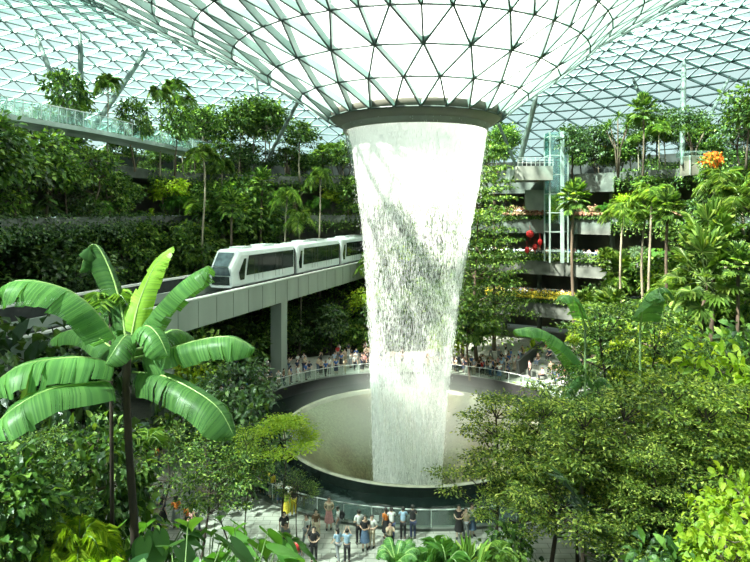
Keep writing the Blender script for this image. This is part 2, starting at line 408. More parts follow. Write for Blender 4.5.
def paddle(mb, pts, width, r, tear=.5, hang=.5, nstrip=34, rib=.035, mi=0, flip=0.):
    """a banana leaf: midrib curve pts, blade cut into strips that hang by 'hang'"""
    P = [Vector(p) for p in pts]; n = len(P)
    def cat(t):
        x = min(max(t, 0), .9999) * (n - 1); i = int(x); f = x - i
        p0, p1, p2, p3 = P[max(i - 1, 0)], P[i], P[min(i + 1, n - 1)], P[min(i + 2, n - 1)]
        return .5 * ((2 * p1) + (p2 - p0) * f + (2 * p0 - 5 * p1 + 4 * p2 - p3) * f * f + (3 * p1 - p0 - 3 * p2 + p3) * f ** 3)
    def wd(t): return width * min(1, (t / .12) ** .6 if t > 0 else 0) * min(1, ((1 - t) / .22) ** .55 if t < 1 else 0)
    for side in (-1, 1):
        hg = hang + r.uniform(-.1, .1); prev_gap = 0; ang = 0; off = 0
        t0 = .10; ts = np.linspace(.10, 1, nstrip + 1)
        for k in range(nstrip):
            ta, tb = ts[k], ts[k + 1]
            torn = r.random() < tear
            if r.random() < .12: off = r.uniform(-.16, .16)
            gap = (tb - ta) * (r.uniform(.2, .65) if torn else 0.0)
            rows = []
            for tt, ins in ((ta, gap), (tb, 0)):
                p = cat(tt); tg = (cat(tt + .02) - cat(tt - .02)).normalized(); up = Vector((0, 0, 1)); up = (up - tg * up.dot(tg))
                if up.length < .2: up = Vector((0, -1, 0)) - tg * -tg.y
                up.normalize(); sd = tg.cross(up) * side
                if flip: 
                    q = Matrix.Rotation(flip, 3, tg); sd = q @ sd; up = q @ up
                w = wd(tt); row = []
                for u, e in ((0, 0), (.35, .25), (.7, .75), (1, 1.2)):
                    dn = (hg + off) * e; row.append(p + (sd * math.cos(dn * .9) - up * math.sin(dn * .9)) * w * u + tg * (w * u * .28 + ins * u * 2.0 * 1) + up * .05 * w * math.sin(u * PI))
                rows.append(row)
            V = [tuple(v) for row in rows for v in row]
            mb.add(V, [[0, 1, 5, 4], [1, 2, 6, 5], [2, 3, 7, 6]] if side > 0 else [[4, 5, 1, 0], [5, 6, 2, 1], [6, 7, 3, 2]], mi)
    cp = [tuple(cat(i / 14)) for i in range(15)]
    mb.tube(cp, [rib * (1.15 - i / 14) for i in range(15)], 5, 1)

def make_banana(seed, H, L, n, W=.45, tear=.6, leaf='L_banana'):
    r = np.random.default_rng(seed); fo = MB(); tk = MB()
    pts = trunk(tk, r, (0, 0, -.3), (0, 0, H), .15, .1, .08)
    for k in range(n):
        az = 2.4 * k + r.uniform(-.3, .3); q = [tuple(np.array(p) + np.array(pts[-1])) for p in arch(az, L * r.uniform(.8, 1.1), r.uniform(.5, 1.25), r.uniform(.4, .8), 0, 7)]
        paddle(fo, q, W, r, tear, r.uniform(.4, .9), 26)
    return [('stem', tk.mesh('stem', M['stalk'], True)), ('leaves', fo.mesh('leaves', [M[leaf], M['midrib']]))]

def put(proto, name, label, cat, loc, group=None, rz=None, s=1., sz=None):
    root = empty(name, loc, label, cat, group, rnd.uniform(0, 2 * PI) if rz is None else rz)
    root.scale = (s, s, sz or s)
    for nm, me in proto:
        o = bpy.data.objects.new(nm, me); C.objects.link(o); o.parent = root
    return root
EXPO = 0.1
# ================================================================== ROOF
KEY = [(6.8, 25.3, 3.2), (9.0, 26.9, 3.1), (11.4, 28.4, 3.0), (13.8, 30.0, 2.7), (16, 31.4, 2.0), (18.4, 32.6, 1.6), (21, 33.9, 1.4), (24, 35.4, 1.2), (27, 36.9, 1.0), (30, 38.5, .8), (36, 41.7, .4),
       (42, 44.8, .2), (48, 47.1, 0), (54, 48.1, 0), (57, 47.9, 0), (60, 47.3, 0), (63, 46.1, 0), (65.8, 44.4, 0), (68.3, 42.2, 0), (70.5, 39.7, 0), (72.5, 36.8, 0), (74.2, 33.7, 0), (75.6, 30.4, 0), (76.8, 27, 0), (77.8, 23.5, 0), (78.5, 20, 0), (79, 16.5, 0)]
def key_at(u):
    i = min(int(u), len(KEY) - 2); f = u - i; return [KEY[i][k] * (1 - f) + KEY[i + 1][k] * f for k in range(3)]
PROF = []
u = 0.
while u <= len(KEY) - 1 + 1e-6:
    r_0, z_0, c_0 = key_at(u); PROF.append((r_0, z_0, 24 if r_0 < 12.5 else 48 if r_0 < 23 else 96, c_0))
    i = min(int(u + 1e-6), len(KEY) - 2); seg = math.hypot(KEY[i + 1][0] - KEY[i][0], KEY[i + 1][1] - KEY[i][1])
    u = round(u + (1. if r_0 < 23.9 else 1. / max(1, round(seg / 1.8))), 6)
    if abs(u - round(u)) < 1e-3: u = float(round(u))
def ring_pts(i):
    r, z, n, cx = PROF[i]; off = .5 if (i % 2) else 0
    if i and PROF[i][2] != PROF[i - 1][2]: pass
    return r, z, n, cx
nodes = []
offs = 0.
for i, (r, z, n, cx) in enumerate(PROF):
    if i and n == PROF[i - 1][2]: offs = offs + .5
    elif i: offs = offs * 2
    nodes.append(np.array([[cx + r * math.cos(2 * PI * (j + offs) / n), AY + r * math.sin(2 * PI * (j + offs) / n), z] for j in range(n)]))
def normal_at(i):
    a = PROF[max(i - 1, 0)]; b = PROF[min(i + 1, len(PROF) - 1)]
    dr, dz = b[0] - a[0], b[1] - a[1]; l = math.hypot(dr, dz); return -dz / l, dr / l
lat = MB(); gl = MB(); fun = MB()
def node_n(i, p):
    a, b = normal_at(i); v = np.array([p[0] - PROF[i][3], p[1] - AY]); v = v / (np.linalg.norm(v) + 1e-9); return np.array([a * v[0], a * v[1], b])
def member(i, p, i2, q, ring=False):
    n = node_n(i, p) + node_n(i2, q); r = PROF[i][0]
    k = min(1, max(0, (r - 6) / 20)); w = .075; d = .50 + .14 * k
    n_ = nrm(n); off = n_ * (-d / 2); o2 = n_ * -d; B = fun if i < 8 else lat
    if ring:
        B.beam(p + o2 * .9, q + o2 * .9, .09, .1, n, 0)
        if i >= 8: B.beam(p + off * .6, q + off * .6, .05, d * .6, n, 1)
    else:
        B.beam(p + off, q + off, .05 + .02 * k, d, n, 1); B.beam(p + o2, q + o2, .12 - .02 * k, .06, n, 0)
for i in range(len(PROF)):
    A = nodes[i]; n = len(A)
    for j in range(n): member(i, A[j], i, A[(j + 1) % n], True)
    if i + 1 < len(PROF):
        B = nodes[i + 1]; m = len(B)
        o = gl.n
        gl.add(np.concatenate([A, B]), [])
        for j in range(n):
            if m == n:
                # B[j] sits half a step after A[j]
                member(i, A[j], i + 1, B[j]); member(i, A[j], i + 1, B[(j - 1) % n])
                gl.f += [[o + j, o + (j + 1) % n, o + n + j], [o + j, o + n + j, o + n + (j - 1) % n]]; gl.m += [0, 0]
            else:
                for k in (-1, 0, 1): member(i, A[j], i + 1, B[(2 * j + k) % m])
                J = (2 * j) % m; J1 = (2 * j + 1) % m
                gl.f += [[o + j, o + n + J1, o + n + J], [o + j, o + n + J, o + n + (J - 1) % m], [o + j, o + (j + 1) % n, o + n + J1]]; gl.m += [0, 0, 0]
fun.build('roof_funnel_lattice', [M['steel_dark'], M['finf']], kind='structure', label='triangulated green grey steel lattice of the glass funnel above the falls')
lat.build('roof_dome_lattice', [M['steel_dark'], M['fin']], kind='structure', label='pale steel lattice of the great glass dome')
lens = [PROF[i][2] for i in range(len(PROF))]
gl.m = [1 if f[0] < sum(2 * 0 + 1 for _ in ()) else 0 for f in gl.f]
lim = sum(lens[i] + lens[i + 1] for i in range(7)); gl.m = [1 if f[0] < lim else 0 for f in gl.f]
gl.build('roof_glass', [M['roofglass'], M['funnelglass']], kind='structure', label='triangular glass panes of the dome and funnel')

# oculus ring
mb = MB(); mb.lathe([(7.05, 25.9), (7.1, 25.45), (6.95, 25.05), (6.35, 24.55), (6.05, 24.45)], (3.3, AY), 96)
mb.lathe([(6.05, 24.45), (5.95, 24.35), (5.9, 24.0), (5.75, 24.0), (5.7, 25.2), (6.6, 25.6), (7.05, 25.9)], (3.3, AY), 96, mi=1)
mb.build('oculus_ring', [M['ring'], M['ring_in']], kind='structure', smooth=True, label='bronze grey ring at the foot of the glass funnel')

# struts
def strut(pa, da, pb, db, r0, label, r1=None, m='steel'):
    a, b = at(*pa, da), at(*pb, db); mb = MB(); mid = a.lerp(b, .5)
    mb.tube([a, a.lerp(b, .12), mid, a.lerp(b, .88), b], [r0 * .45, r0, r0 * 1.1, r0, r0 * .45], 14)
    o = mb.build('roof_column', M['steelmid'], kind='structure', smooth=True); o['label'] = label
strut((34, 30), 70, (66, 112), 58, .24, 'white leaning roof strut over the upper walkway, leftmost', m='white')
strut((80, 33), 66, (82, 140), 62, .27, 'upright grey roof column behind the upper walkway')
strut((148, 48), 76, (84, 142), 58, .28, 'grey roof strut crossing behind the walkway, leaning left')
strut((253, 62), 96, (262, 130), 92, .33, 'short roof strut above the trees left of the falls')
strut((303, 92), 70, (268, 158), 78, .22, 'slim roof strut leaning left of the oculus')
strut((537, 94), 74, (516, 176), 80, .33, 'pale roof strut landing on the concrete balcony, leaning right')
strut((497, 120), 76, (517, 168), 80, .2, 'thin roof strut under the right side of the oculus')
strut((684, 60), 78, (682, 165), 66, .3, 'upright roof column on the right behind the palms')
strut((730, 76), 84, (698, 140), 76, .2, 'thin leaning roof strut at the far right')
strut((633, 78), 100, (643, 104), 96, .25, 'short dark roof strut above the fan palm')
strut((345, 118), 88, (352, 165), 84, .3, 'pale strut just left of the top of the falls')

# ================================================================== GROUND
def pol(r, a, z=0.): return (AX + r * math.cos(a), AY + r * math.sin(a), z)
mb = MB(); mb.lathe([(15.9, 0), (17.5, 0), (21, 0), (34, 0), (48, 0)], (AX, AY), 128)
def paving():
    m, nt, N, L, out = new_mat('paving')
    p = N.new('ShaderNodeBsdfPrincipled'); p.inputs['Roughness'].default_value = .6; L.new(p.outputs[0], out.inputs[0])
    tc = N.new('ShaderNodeTexCoord'); nz = N.new('ShaderNodeTexNoise'); nz.inputs['Scale'].default_value = .6; nz.inputs['Detail'].default_value = 8
    br = N.new('ShaderNodeTexBrick'); br.inputs['Scale'].default_value = .55; br.inputs['Mortar Size'].default_value = .012
    br.inputs[1].default_value = (.40, .41, .36, 1); br.inputs[2].default_value = (.34, .355, .315, 1); br.inputs[3].default_value = (.2, .2, .18, 1)
    L.new(tc.outputs['Object'], nz.inputs[0]); L.new(tc.outputs['Object'], br.inputs[0])
    mx = N.new('ShaderNodeMix'); mx.data_type = 'RGBA'; mx.blend_type = 'MULTIPLY'; mx.inputs[0].default_value = .6
    r = N.new('ShaderNodeValToRGB'); r.color_ramp.elements[0].color = (.55, .56, .53, 1); r.color_ramp.elements[0].position = .3; r.color_ramp.elements[1].color = (1.1, 1.1, 1.05, 1)
    L.new(nz.outputs[0], r.inputs[0]); L.new(br.outputs[0], mx.inputs[6]); L.new(r.outputs[0], mx.inputs[7]); L.new(mx.outputs[2], p.inputs['Base Color'])
    return m
M['paving'] = paving()
mb.build('floor', M['paving'], kind='structure', label='pale stone paved promenade around the pool')

def angnorm(a): 
    a = math.degrees(a) % 360
    return a
def hill(r, a):
    """height of the planted slopes above the promenade"""
    d = angnorm(a)
    def sm(x, lo, hi): t = min(1, max(0, (x - lo) / (hi - lo))); return t * t * (3 - 2 * t)
    y = AY + r * math.sin(a); x = AX + r * math.cos(a)
    h = 0.
    right = 1 - sm(d, 36, 46) if d < 180 else sm(d, 300, 330)
    h = max(h, right * max(0, (r - 24) * .55))
    bl = sm(d, 80, 92) * (1 - sm(d, 146, 158))
    h = max(h, bl * max(0, (r - 25.5) * .7))
    lf = sm(d, 150, 162) * (1 - sm(d, 215, 225))
    h = max(h, lf * max(0, (r - 31) * .8))
    fr = min(5.2, max(0, (26.5 - y)) * .62) * (1 if d > 180 else 0)
    h = max(h, fr) if r > 21 else h
    return min(h, 9.5)
mb = MB(); NR, NA = 34, 180; V = []
for i in range(NR):
    r = 21.5 + (56 - 21.5) * i / (NR - 1)
    for j in range(NA):
        a = 2 * PI * j / NA; h = hill(r, a); n1 = math.sin(r * 1.7 + j * .9) * math.cos(j * 1.3 + r) * .12
        V.append((AX + r * math.cos(a), AY + r * math.sin(a), h + (n1 if h > .2 else -.06)))
mb.add(V, [[i * NA + j, i * NA + (j + 1) % NA, (i + 1) * NA + (j + 1) % NA, (i + 1) * NA + j] for i in range(NR - 1) for j in range(NA)])
mb.build('terrain', M['soil'], kind='structure', smooth=True, label='dark planted slopes of the forest valley')

# dark outer ground beyond everything
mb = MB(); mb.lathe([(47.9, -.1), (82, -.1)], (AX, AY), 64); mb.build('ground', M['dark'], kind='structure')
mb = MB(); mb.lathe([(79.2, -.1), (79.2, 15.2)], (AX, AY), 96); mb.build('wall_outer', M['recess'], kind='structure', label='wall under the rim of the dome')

# ================================================================== TERRACES
LEV = [(5.5, 35.0), (11.0, 36.0), (16.5, 37.0), (22.0, 38.0)]
def rin(base, d):
    # terraces come closer to the falls on the left
    t = min(1, max(0, (d - 135) / 35)); t = t * t * (3 - 2 * t)
    return base - 7.5 * t * (1 if base > 36.5 else .4)
def arcloft(name, prof, a0, a1, base, mats, n=80, **k):
    mb = MB(); V = []
    for i in range(n + 1):
        d = a0 + (a1 - a0) * i / n; R = rin(base, d); a = math.radians(d)
        for dr, z in prof: V.append(pol(R + dr, a, z))
    m = len(prof)
    mb.add(V, [[i * m + j, (i + 1) * m + j, (i + 1) * m + j + 1, i * m + j + 1] for i in range(n) for j in range(m - 1)])
    return mb.build(name, mats, **k)
for z, R in LEV:
    arcloft('terrace_slab', [(12, z - .5), (.0, z - .6), (-.1, z - .6), (-.1, z + .55), (.15, z + .55), (.15, z + .3), (1.1, z + .3), (1.1, z + .5), (1.25, z + .5), (1.25, z), (14, z)], -35, 222, R, M['stone'], kind='structure', label='terrace slab with planter edge, %d metres up' % round(z))
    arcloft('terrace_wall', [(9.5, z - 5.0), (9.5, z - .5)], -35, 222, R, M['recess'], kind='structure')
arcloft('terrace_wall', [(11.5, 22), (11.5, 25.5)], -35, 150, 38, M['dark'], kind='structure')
for z, R in LEV: arcloft('terrace_fascia', [(-.1, z - .6), (-.1, z - 1.9), (.3, z - 1.9), (.3, z - .6)], 44, 79, R, M['stone'], n=20, kind='structure')
def pst(root, p, w, h, me=None):
    if me is None: mb = MB(); mb.box((0, 0, 0), (w, w, h)); me = mb.mesh('post', M['rail'])
    o = bpy.data.objects.new('post', me); C.objects.link(o); o.parent = root; o.matrix_parent_inverse = root.matrix_basis.inverted(); o.location = p; return me
# terrace balustrades in the open sector right of the falls
for (z, R), col in zip(LEV[:3], ('bottom', 'middle', 'upper')):
    a0, a1 = 42, 78
    root = empty('terrace_balustrade', pol(R + 1.4, math.radians(60), z), 'glass balustrade along the %s open terrace right of the falls' % col, 'balustrade')
    mb = MB(); pr = MB(); ps = MB(); n = 26
    for i in range(n):
        A, B = [Vector(pol(R + 1.4, math.radians(a0 + (a1 - a0) * j / n), z)) for j in (i, i + 1)]
        mb.beam(A + Vector((0, 0, .75)), B + Vector((0, 0, .75)), .02, .85, (0, 0, 1)); pr.tube([A + Vector((0, 0, 1.2)), B + Vector((0, 0, 1.2))], .035, 6)
    mb.build('glass_panel', M['aqua' if z == 11 else 'glass'], root); pr.build('handrail', M['rail'], root)
    pm = None
    for i in range(0, n, 2): pm = pst(root, Vector(pol(R + 1.4, math.radians(a0 + (a1 - a0) * i / n), z + .6)), .05, 1.2, pm)
# columns of the open terraces
for k, d in enumerate((46, 53, 60, 67, 74)):
    for z0, z1 in ((0, 4.9), (5.5, 10.4), (11, 15.9), (16.5, 21.4)):
        mb = MB(); p = pol(40.5, math.radians(d)); mb.lathe([(.35, z0), (.35, z1)], p[:2], 12); o = mb.build('terrace_column', M['stone'], kind='structure', smooth=True)
# concrete balcony block and the wall under it (right of falls, above eye level)
mb = MB()
for (x0, x1, y0, y1, d0, d1, m) in ((517, 553, 166, 180, 74, 80, 0),):
    a = at(x0, y1, d0); b = at(x1, y0, d0); c = (a + b) / 2; mb.box((c.x, (d0 + d1) / 2, c.z), (abs(b.x - a.x), d1 - d0, abs(b.z - a.z)), mi=m)
r_ = empty('balcony', (at(535, 180, 77)), 'pale concrete balcony jutting out beside the lift tower', 'balcony')
mb.build('slab', M['concrete'], r_)
mb = MB()
for i in range(9):
    x = 518 + 35 * i / 8; p = at(x, 166, 74.1); pst(r_, (p.x, p.y, p.z + .5), .05, 1.1)
a, b = at(518, 166, 74.1), at(553, 166, 74.1)
for h in (.4, .75, 1.05): mb = MB(); mb.tube([a + Vector((0, 0, h)), b + Vector((0, 0, h))], .03, 6); mb.build('rail_bar', M['rail'], r_)
# cream wall below
mb = MB(); a, b = at(526, 210, 79), at(566, 190, 79); mb.box(((a.x + b.x) / 2, 79.3, (a.z + b.z) / 2), (b.x - a.x, .6, b.z - a.z)); mb.build('wall_cream', M['concrete'], kind='structure', label='cream wall beneath the balcony')

# lift tower
p0 = at(556, 212, 76); X0 = p0.x; lift = empty('lift_tower', (X0, 76, 16.5), 'glass lift tower with white steel frame right of the falls', 'lift')
mb = MB(); Zt = at(0, 133, 76).z; w = 1.15
for sx in (-1, 1):
    for sy in (-1, 1): mb.box((X0 + sx * w, 76 + sy * w, (Zt + 11) / 2), (.17, .17, Zt - 11))
for k in range(7):
    z = 12.5 + k * 2.45
    for sx in (-1, 1): mb.box((X0 + sx * w, 76, z), (.12, 2 * w, .12)); mb.box((X0, 76 + sx * w, z), (2 * w, .12, .12))
mb.build('frame', M['steel'], lift)
mb = MB(); mb.box((X0 + .35, 74.55, (Zt + 11) / 2), (.42, .25, Zt - 11)); mb.build('guide_mast', M['steel'], lift)
mb = MB(); 
for sx in (-1, 1): mb.box((X0 + sx * w, 76, (Zt + 16) / 2), (.03, 2 * w, Zt - 16)); mb.box((X0, 76 + sx * w, (Zt + 16) / 2), (2 * w, .03, Zt - 16))
mb.build('glass_wall', M['glasslift'], lift)
mb = MB(); mb.box((X0, 76, Zt - 3.2), (1.9, 1.9, .2)); mb.box((X0, 76, Zt - .7), (1.9, 1.9, .2))
for sx in (-1, 1):
    for sy in (-1, 1): mb.box((X0 + sx * .9, 76 + sy * .9, Zt - 2), (.1, .1, 2.5))
mb.build('lift_car', M['white'], lift)

# green box kiosk on the right terrace (beside the orange tree)
ki = empty('kiosk', at(697, 168, 66), 'small flat roofed green kiosk below the orange blossom', 'kiosk')
a = at(696, 166, 66); mb = MB(); mb.box((a.x, 66, a.z), (2.6, 2.0, 2.2)); mb.build('body', M['recess'], ki)
mb = MB(); mb.box((a.x, 66, a.z + 1.3), (3.2, 2.6, .55)); mb.build('roof', M['aqua'], ki)
for s in (-1, 0, 1): pst(ki, (a.x + s * 1.25, 64.95, a.z), .12, 2.2)

# ================================================================== UPPER WALKWAY (left)
WP = [(-15, 97), (0, 101), (50, 108), (100, 115.5), (147, 130), (187, 145), (215, 158)]
WD = [42, 44, 48.2, 53.5, 61, 69, 76]
zt = [(at(x, y, d)) for (x, y), d in zip(WP, WD)]
wk = empty('upper_walkway', zt[2], 'curved upper walkway with glass balustrade across the left terraces', 'walkway')
def smooth_path(P, k=6):
    o = []
    n = len(P)
    for i in range(n - 1):
        p0, p1, p2, p3 = P[max(i - 1, 0)], P[i], P[i + 1], P[min(i + 2, n - 1)]
        for s in range(k):
            f = s / k; o.append(.5 * ((2 * p1) + (p2 - p0) * f + (2 * p0 - 5 * p1 + 4 * p2 - p3) * f * f + (3 * p1 - p0 - 3 * p2 + p3) * f ** 3))
    return o + [P[-1]]
zc = [Vector((p.x, p.y, 25.0)) for p in zt]
path = smooth_path(zc)
deck = MB(); gp = MB(); hr = MB(); po = MB(); br = MB()
L_, R_ = [], []
for i, p in enumerate(path):
    t = (path[min(i + 1, len(path) - 1)] - path[max(i - 1, 0)]).normalized(); sd = t.cross(Vector((0, 0, 1))).normalized()
    R_.append(p + sd * 0); L_.append(p - sd * 3.2)
V = []
for a, b in zip(R_, L_):
    m_ = a.lerp(b, .5)
    V += [a + Vector((0, 0, .0)), a + Vector((0, 0, -.4)), a.lerp(m_, .5) + Vector((0, 0, -.6)), b.lerp(m_, .5) + Vector((0, 0, -.6)), b + Vector((0, 0, -.4)), b]
deck.add([tuple(v) for v in V], [[i * 6 + j, i * 6 + (j + 1) % 6, (i + 1) * 6 + (j + 1) % 6, (i + 1) * 6 + j] for i in range(len(path) - 1) for j in range(6)])
deck.build('deck', M['steel'], wk)
for side in (R_, L_):
    gp = MB(); hr = MB(); pm = None
    for i in range(len(path) - 1):
        a, b = side[i], side[i + 1]
        gp.beam(a + Vector((0, 0, .65)), b + Vector((0, 0, .65)), .03, 1.2, (0, 0, 1)); hr.tube([a + Vector((0, 0, 1.3)), b + Vector((0, 0, 1.3))], .04, 6)
        pm = pst(wk, a + Vector((0, 0, .65)), .06, 1.3, pm)
    gp.build('glass_panel', M['aqua'], wk); hr.build('handrail', M['rail'], wk)
# left vertical glass facade beyond the walkway
# (the bright area at the far left under the dome)
def facade():
    mb = MB(); fr = MB(); n = 26
    pts = [Vector((-62 + 44 * i / n, 88 + 22 * i / n, 0)) for i in range(n + 1)]
    return
# ================================================================== GUIDEWAY + TRAIN
U = Vector((.335, .942, 0)).normalized(); NL = Vector((-U.y, U.x, 0))          # along, and away from the camera
G0 = Vector((-19.9, 31, 0)); ZT = 10.6
def gp_(s, n, z): return G0 + U * s + NL * n + Vector((0, 0, z))
gw = empty('guideway', gp_(20, 3, 8), 'raised concrete guideway carrying the train across the valley', 'guideway')
S0, S1 = -16, 100
def extr(name, prof, m, s0=S0, s1=S1, seg=24, parent=gw):
    mb = MB(); V = []; k = len(prof)
    for i in range(seg + 1):
        s = s0 + (s1 - s0) * i / seg
        for n, z in prof: V.append(tuple(gp_(s, n, z)))
    mb.add(V, [[i * k + j, i * k + (j + 1) % k, (i + 1) * k + (j + 1) % k, (i + 1) * k + j] for i in range(seg) for j in range(k)] + [list(range(k)), [seg * k + j for j in range(k)][::-1]])
    return mb.build(name, m, parent)
extr('near_parapet', [(0, 8.2), (0, ZT - .1), (.35, ZT - .1), (.35, 8.9), (.3, 8.2)], M['guideway'])
extr('parapet_cap', [(-.06, ZT - .1), (-.06, ZT), (.42, ZT), (.42, ZT - .1)], M['cap'])
extr('deck', [(.3, 8.2), (.35, 9.95), (7.3, 9.95), (7.3, 8.2)], M['asphalt'])
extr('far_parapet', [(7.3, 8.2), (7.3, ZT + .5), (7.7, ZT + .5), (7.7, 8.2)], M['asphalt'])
extr('parapet_cap', [(7.2, ZT + .5), (7.2, ZT + .65), (7.8, ZT + .65), (7.8, ZT + .5)], M['cap'])
for n in (1.1, 2.9, 4.7, 6.4): extr('running_rail', [(n - .12, 9.9), (n - .12, 10.14), (n + .12, 10.14), (n + .12, 9.9)], M['asphalt'])
extr('middle_kerb', [(3.9, 9.9), (3.9, 10.7), (4.15, 10.7), (4.15, 9.9)], M['guideway'])
# panel joints on the near face
mb = MB()
for k in range(46):
    s = S0 + 2.5 * k + .5; p = gp_(s, -.012, 9.3); mb.box(p, (.03, .02, 2.1), rz=0)
mb.build('panel_joint', M['stone'], gw)
for s, n, w in ((13.8, .8, 1.15), (31.5, .7, 1.25), (58, 3.5, 1.2), (-8, 3, 1.3)):
    p = gp_(s, n, 0); mb = MB()
    mb.beam(p + Vector((0, 0, 0)), p + Vector((0, 0, 8.25)), w, w, tuple(U)); mb.build('pier', M['guideway'], gw)

def train():
    W, CL = 2.75, 11.9; n0 = .75; z0 = 10.2; Hc = 3.8
    T = empty('people_mover_train', gp_(23, 2, 9.2), 'white driverless train on the guideway left of the falls', 'train')
    # cross profile (n from camera side, z)
    def prof(w, h, top=.38): return [(-w, .5), (-w * 1.0, 1.2), (-w * .985, h - .55), (-w * .9, h - .22), (-w * .65, h), (w * .65, h), (w * .9, h - .22), (w * .985, h - .55), (w, 1.2), (w, .5), (w * .8, .35), (-w * .8, .35)]
    def P(s, n, z): return tuple(gp_(s, n0 + W / 2 + n, z0 + z))
    s = 23.2
    for c in range(3):
        first = c == 0
        body = MB(); k = 12; V = []; secs = []
        if first: sl = [(0.0, .88, .60, 0), (1.25, 1., 1.0, 0), (1.6, 1., 1.0, 0), (CL - .25, 1, 1, 0), (CL, .94, .97, 0)]
        else: sl = [(0.0, .94, .97, 0), (.25, 1, 1, 0), (CL - .25, 1, 1, 0), (CL, .94, .97, 0)]
        for ds, kw, kh, _ in sl:
            for n, z in prof(W / 2 * kw, max(1.0, Hc * kh)): V.append(P(s + ds, n, z))
        body.add(V, [[i * k + j, i * k + (j + 1) % k, (i + 1) * k + (j + 1) % k, (i + 1) * k + j] for i in range(len(sl) - 1) for j in range(k)] + [list(range(k)), [(len(sl) - 1) * k + j for j in range(k)][::-1]])
        car = body.build('car', M['white'], T)
        if first: car['label'] = 'leading car with sloping glass front'
        for side in (-1, 1):
            mb = MB(); w = W / 2 * side * 1.012
            a, b = s + (2.1 if first else 1.3), s + CL - .35
            top = [(a + (.45 if first else .2), Hc - .62), (b, Hc - .62), (b, 1.35), (a, 1.35)]
            mb.add([P(x, w + side * .0, z) for x, z in top] + [P(x, w + side * .03, z) for x, z in top], [[0, 1, 2, 3], [4, 5, 6, 7], [0, 1, 5, 4], [1, 2, 6, 5], [2, 3, 7, 6], [3, 0, 4, 7]])
            link('window', mb.mesh('window', M['glassdark']), car)
            mb = MB(); tri = [(s + (.85 if first else .2), 1.7), (s + (1.75 if first else .75), 2.95), (s + (2.1 if first else 1.1), 2.95), (s + (1.75 if first else .9), 1.0), (s + (1.1 if first else .4), 1.0)]
            mb.add([P(x, w * 1.0 + side * .02, z) for x, z in tri] + [P(x, w * .99, z) for x, z in tri], [[0, 1, 2, 3, 4], [5, 6, 7, 8, 9], [0, 1, 6, 5], [1, 2, 7, 6], [2, 3, 8, 7], [3, 4, 9, 8], [4, 0, 5, 9]]); link('quarter_window', mb.mesh('quarter_window', M['glassdark']), car)
            for q in (.36, .70):
                mb = MB(); x = s + CL * q
                for dx in (-.75, .75, 0): 
                    mb.add([P(x + dx - .03, w * 1.03, z) for z in (.75, Hc - .8)] + [P(x + dx + .03, w * 1.03, z) for z in (Hc - .8, .75)], [[0, 1, 2, 3]])
                link('door', mb.mesh('door', M['black']), car)
        for q, l in ((.28, 1.6), (.62, 2.2)):
            mb = MB()
            c0 = [P(s + CL * q + dx, n, z) for z in (Hc - .05, Hc + .18) for dx in (-l / 2, l / 2) for n in (-.75, .75)]
            mb.add(c0, [[0, 1, 3, 2], [4, 5, 7, 6], [0, 1, 5, 4], [2, 3, 7, 6], [0, 2, 6, 4], [1, 3, 7, 5]])
            link('roof_unit', mb.mesh('roof_unit', M['white']), car)
        if first:
            mb = MB(); w = W / 2
            a = [P(s - .03, -w * .78, 1.45), P(s - .03, w * .78, 1.45), P(s - .03, w * .60, 2.2), P(s - .03, -w * .60, 2.2)]
            b = [P(s - .03, -w * .57, 2.3), P(s - .03, w * .57, 2.3), P(s + .95, w * .62, 3.5), P(s + .95, -w * .62, 3.5)]
            mb.add([Vector(x) - U * .03 + Vector((0, 0, .03)) for x in a + b], [[0, 1, 2, 3], [4, 5, 6, 7]]); link('windshield', mb.mesh('windshield', M['windshield']), car)
            mb = MB(); c_ = [P(s - .03, -w * .7, .6), P(s - .03, w * .7, .6), P(s - .03, w * .66, 1.38), P(s - .03, -w * .66, 1.38)]
            mb.add(c_ + [tuple(Vector(x) + U * .1) for x in c_], [[0, 1, 2, 3], [0, 1, 5, 4], [1, 2, 6, 5], [2, 3, 7, 6], [3, 0, 4, 7]]); link('nose_panel', mb.mesh('nose_panel', M['glassdark']), car)
        for q in (.2, .8):
            for n in (-.95, .95):
                mb = MB(); a_ = Vector(P(s + CL * q, n - .15, .38)); b_ = Vector(P(s + CL * q, n + .15, .38)); mb.tube([a_, b_], .45, 14); link('wheel', mb.mesh('wheel', M['black']), car)
        if c < 2:
            mb = MB(); V = []
            for ds in (CL, CL + .8):
                for n, z in prof(W / 2 * .8, Hc * .9): V.append(P(s + ds, n, z))
            mb.add(V, [[j, (j + 1) % k, k + (j + 1) % k, k + j] for j in range(k)]); link('gangway', mb.mesh('gangway', M['black']), car)
        s += CL + .8
train()

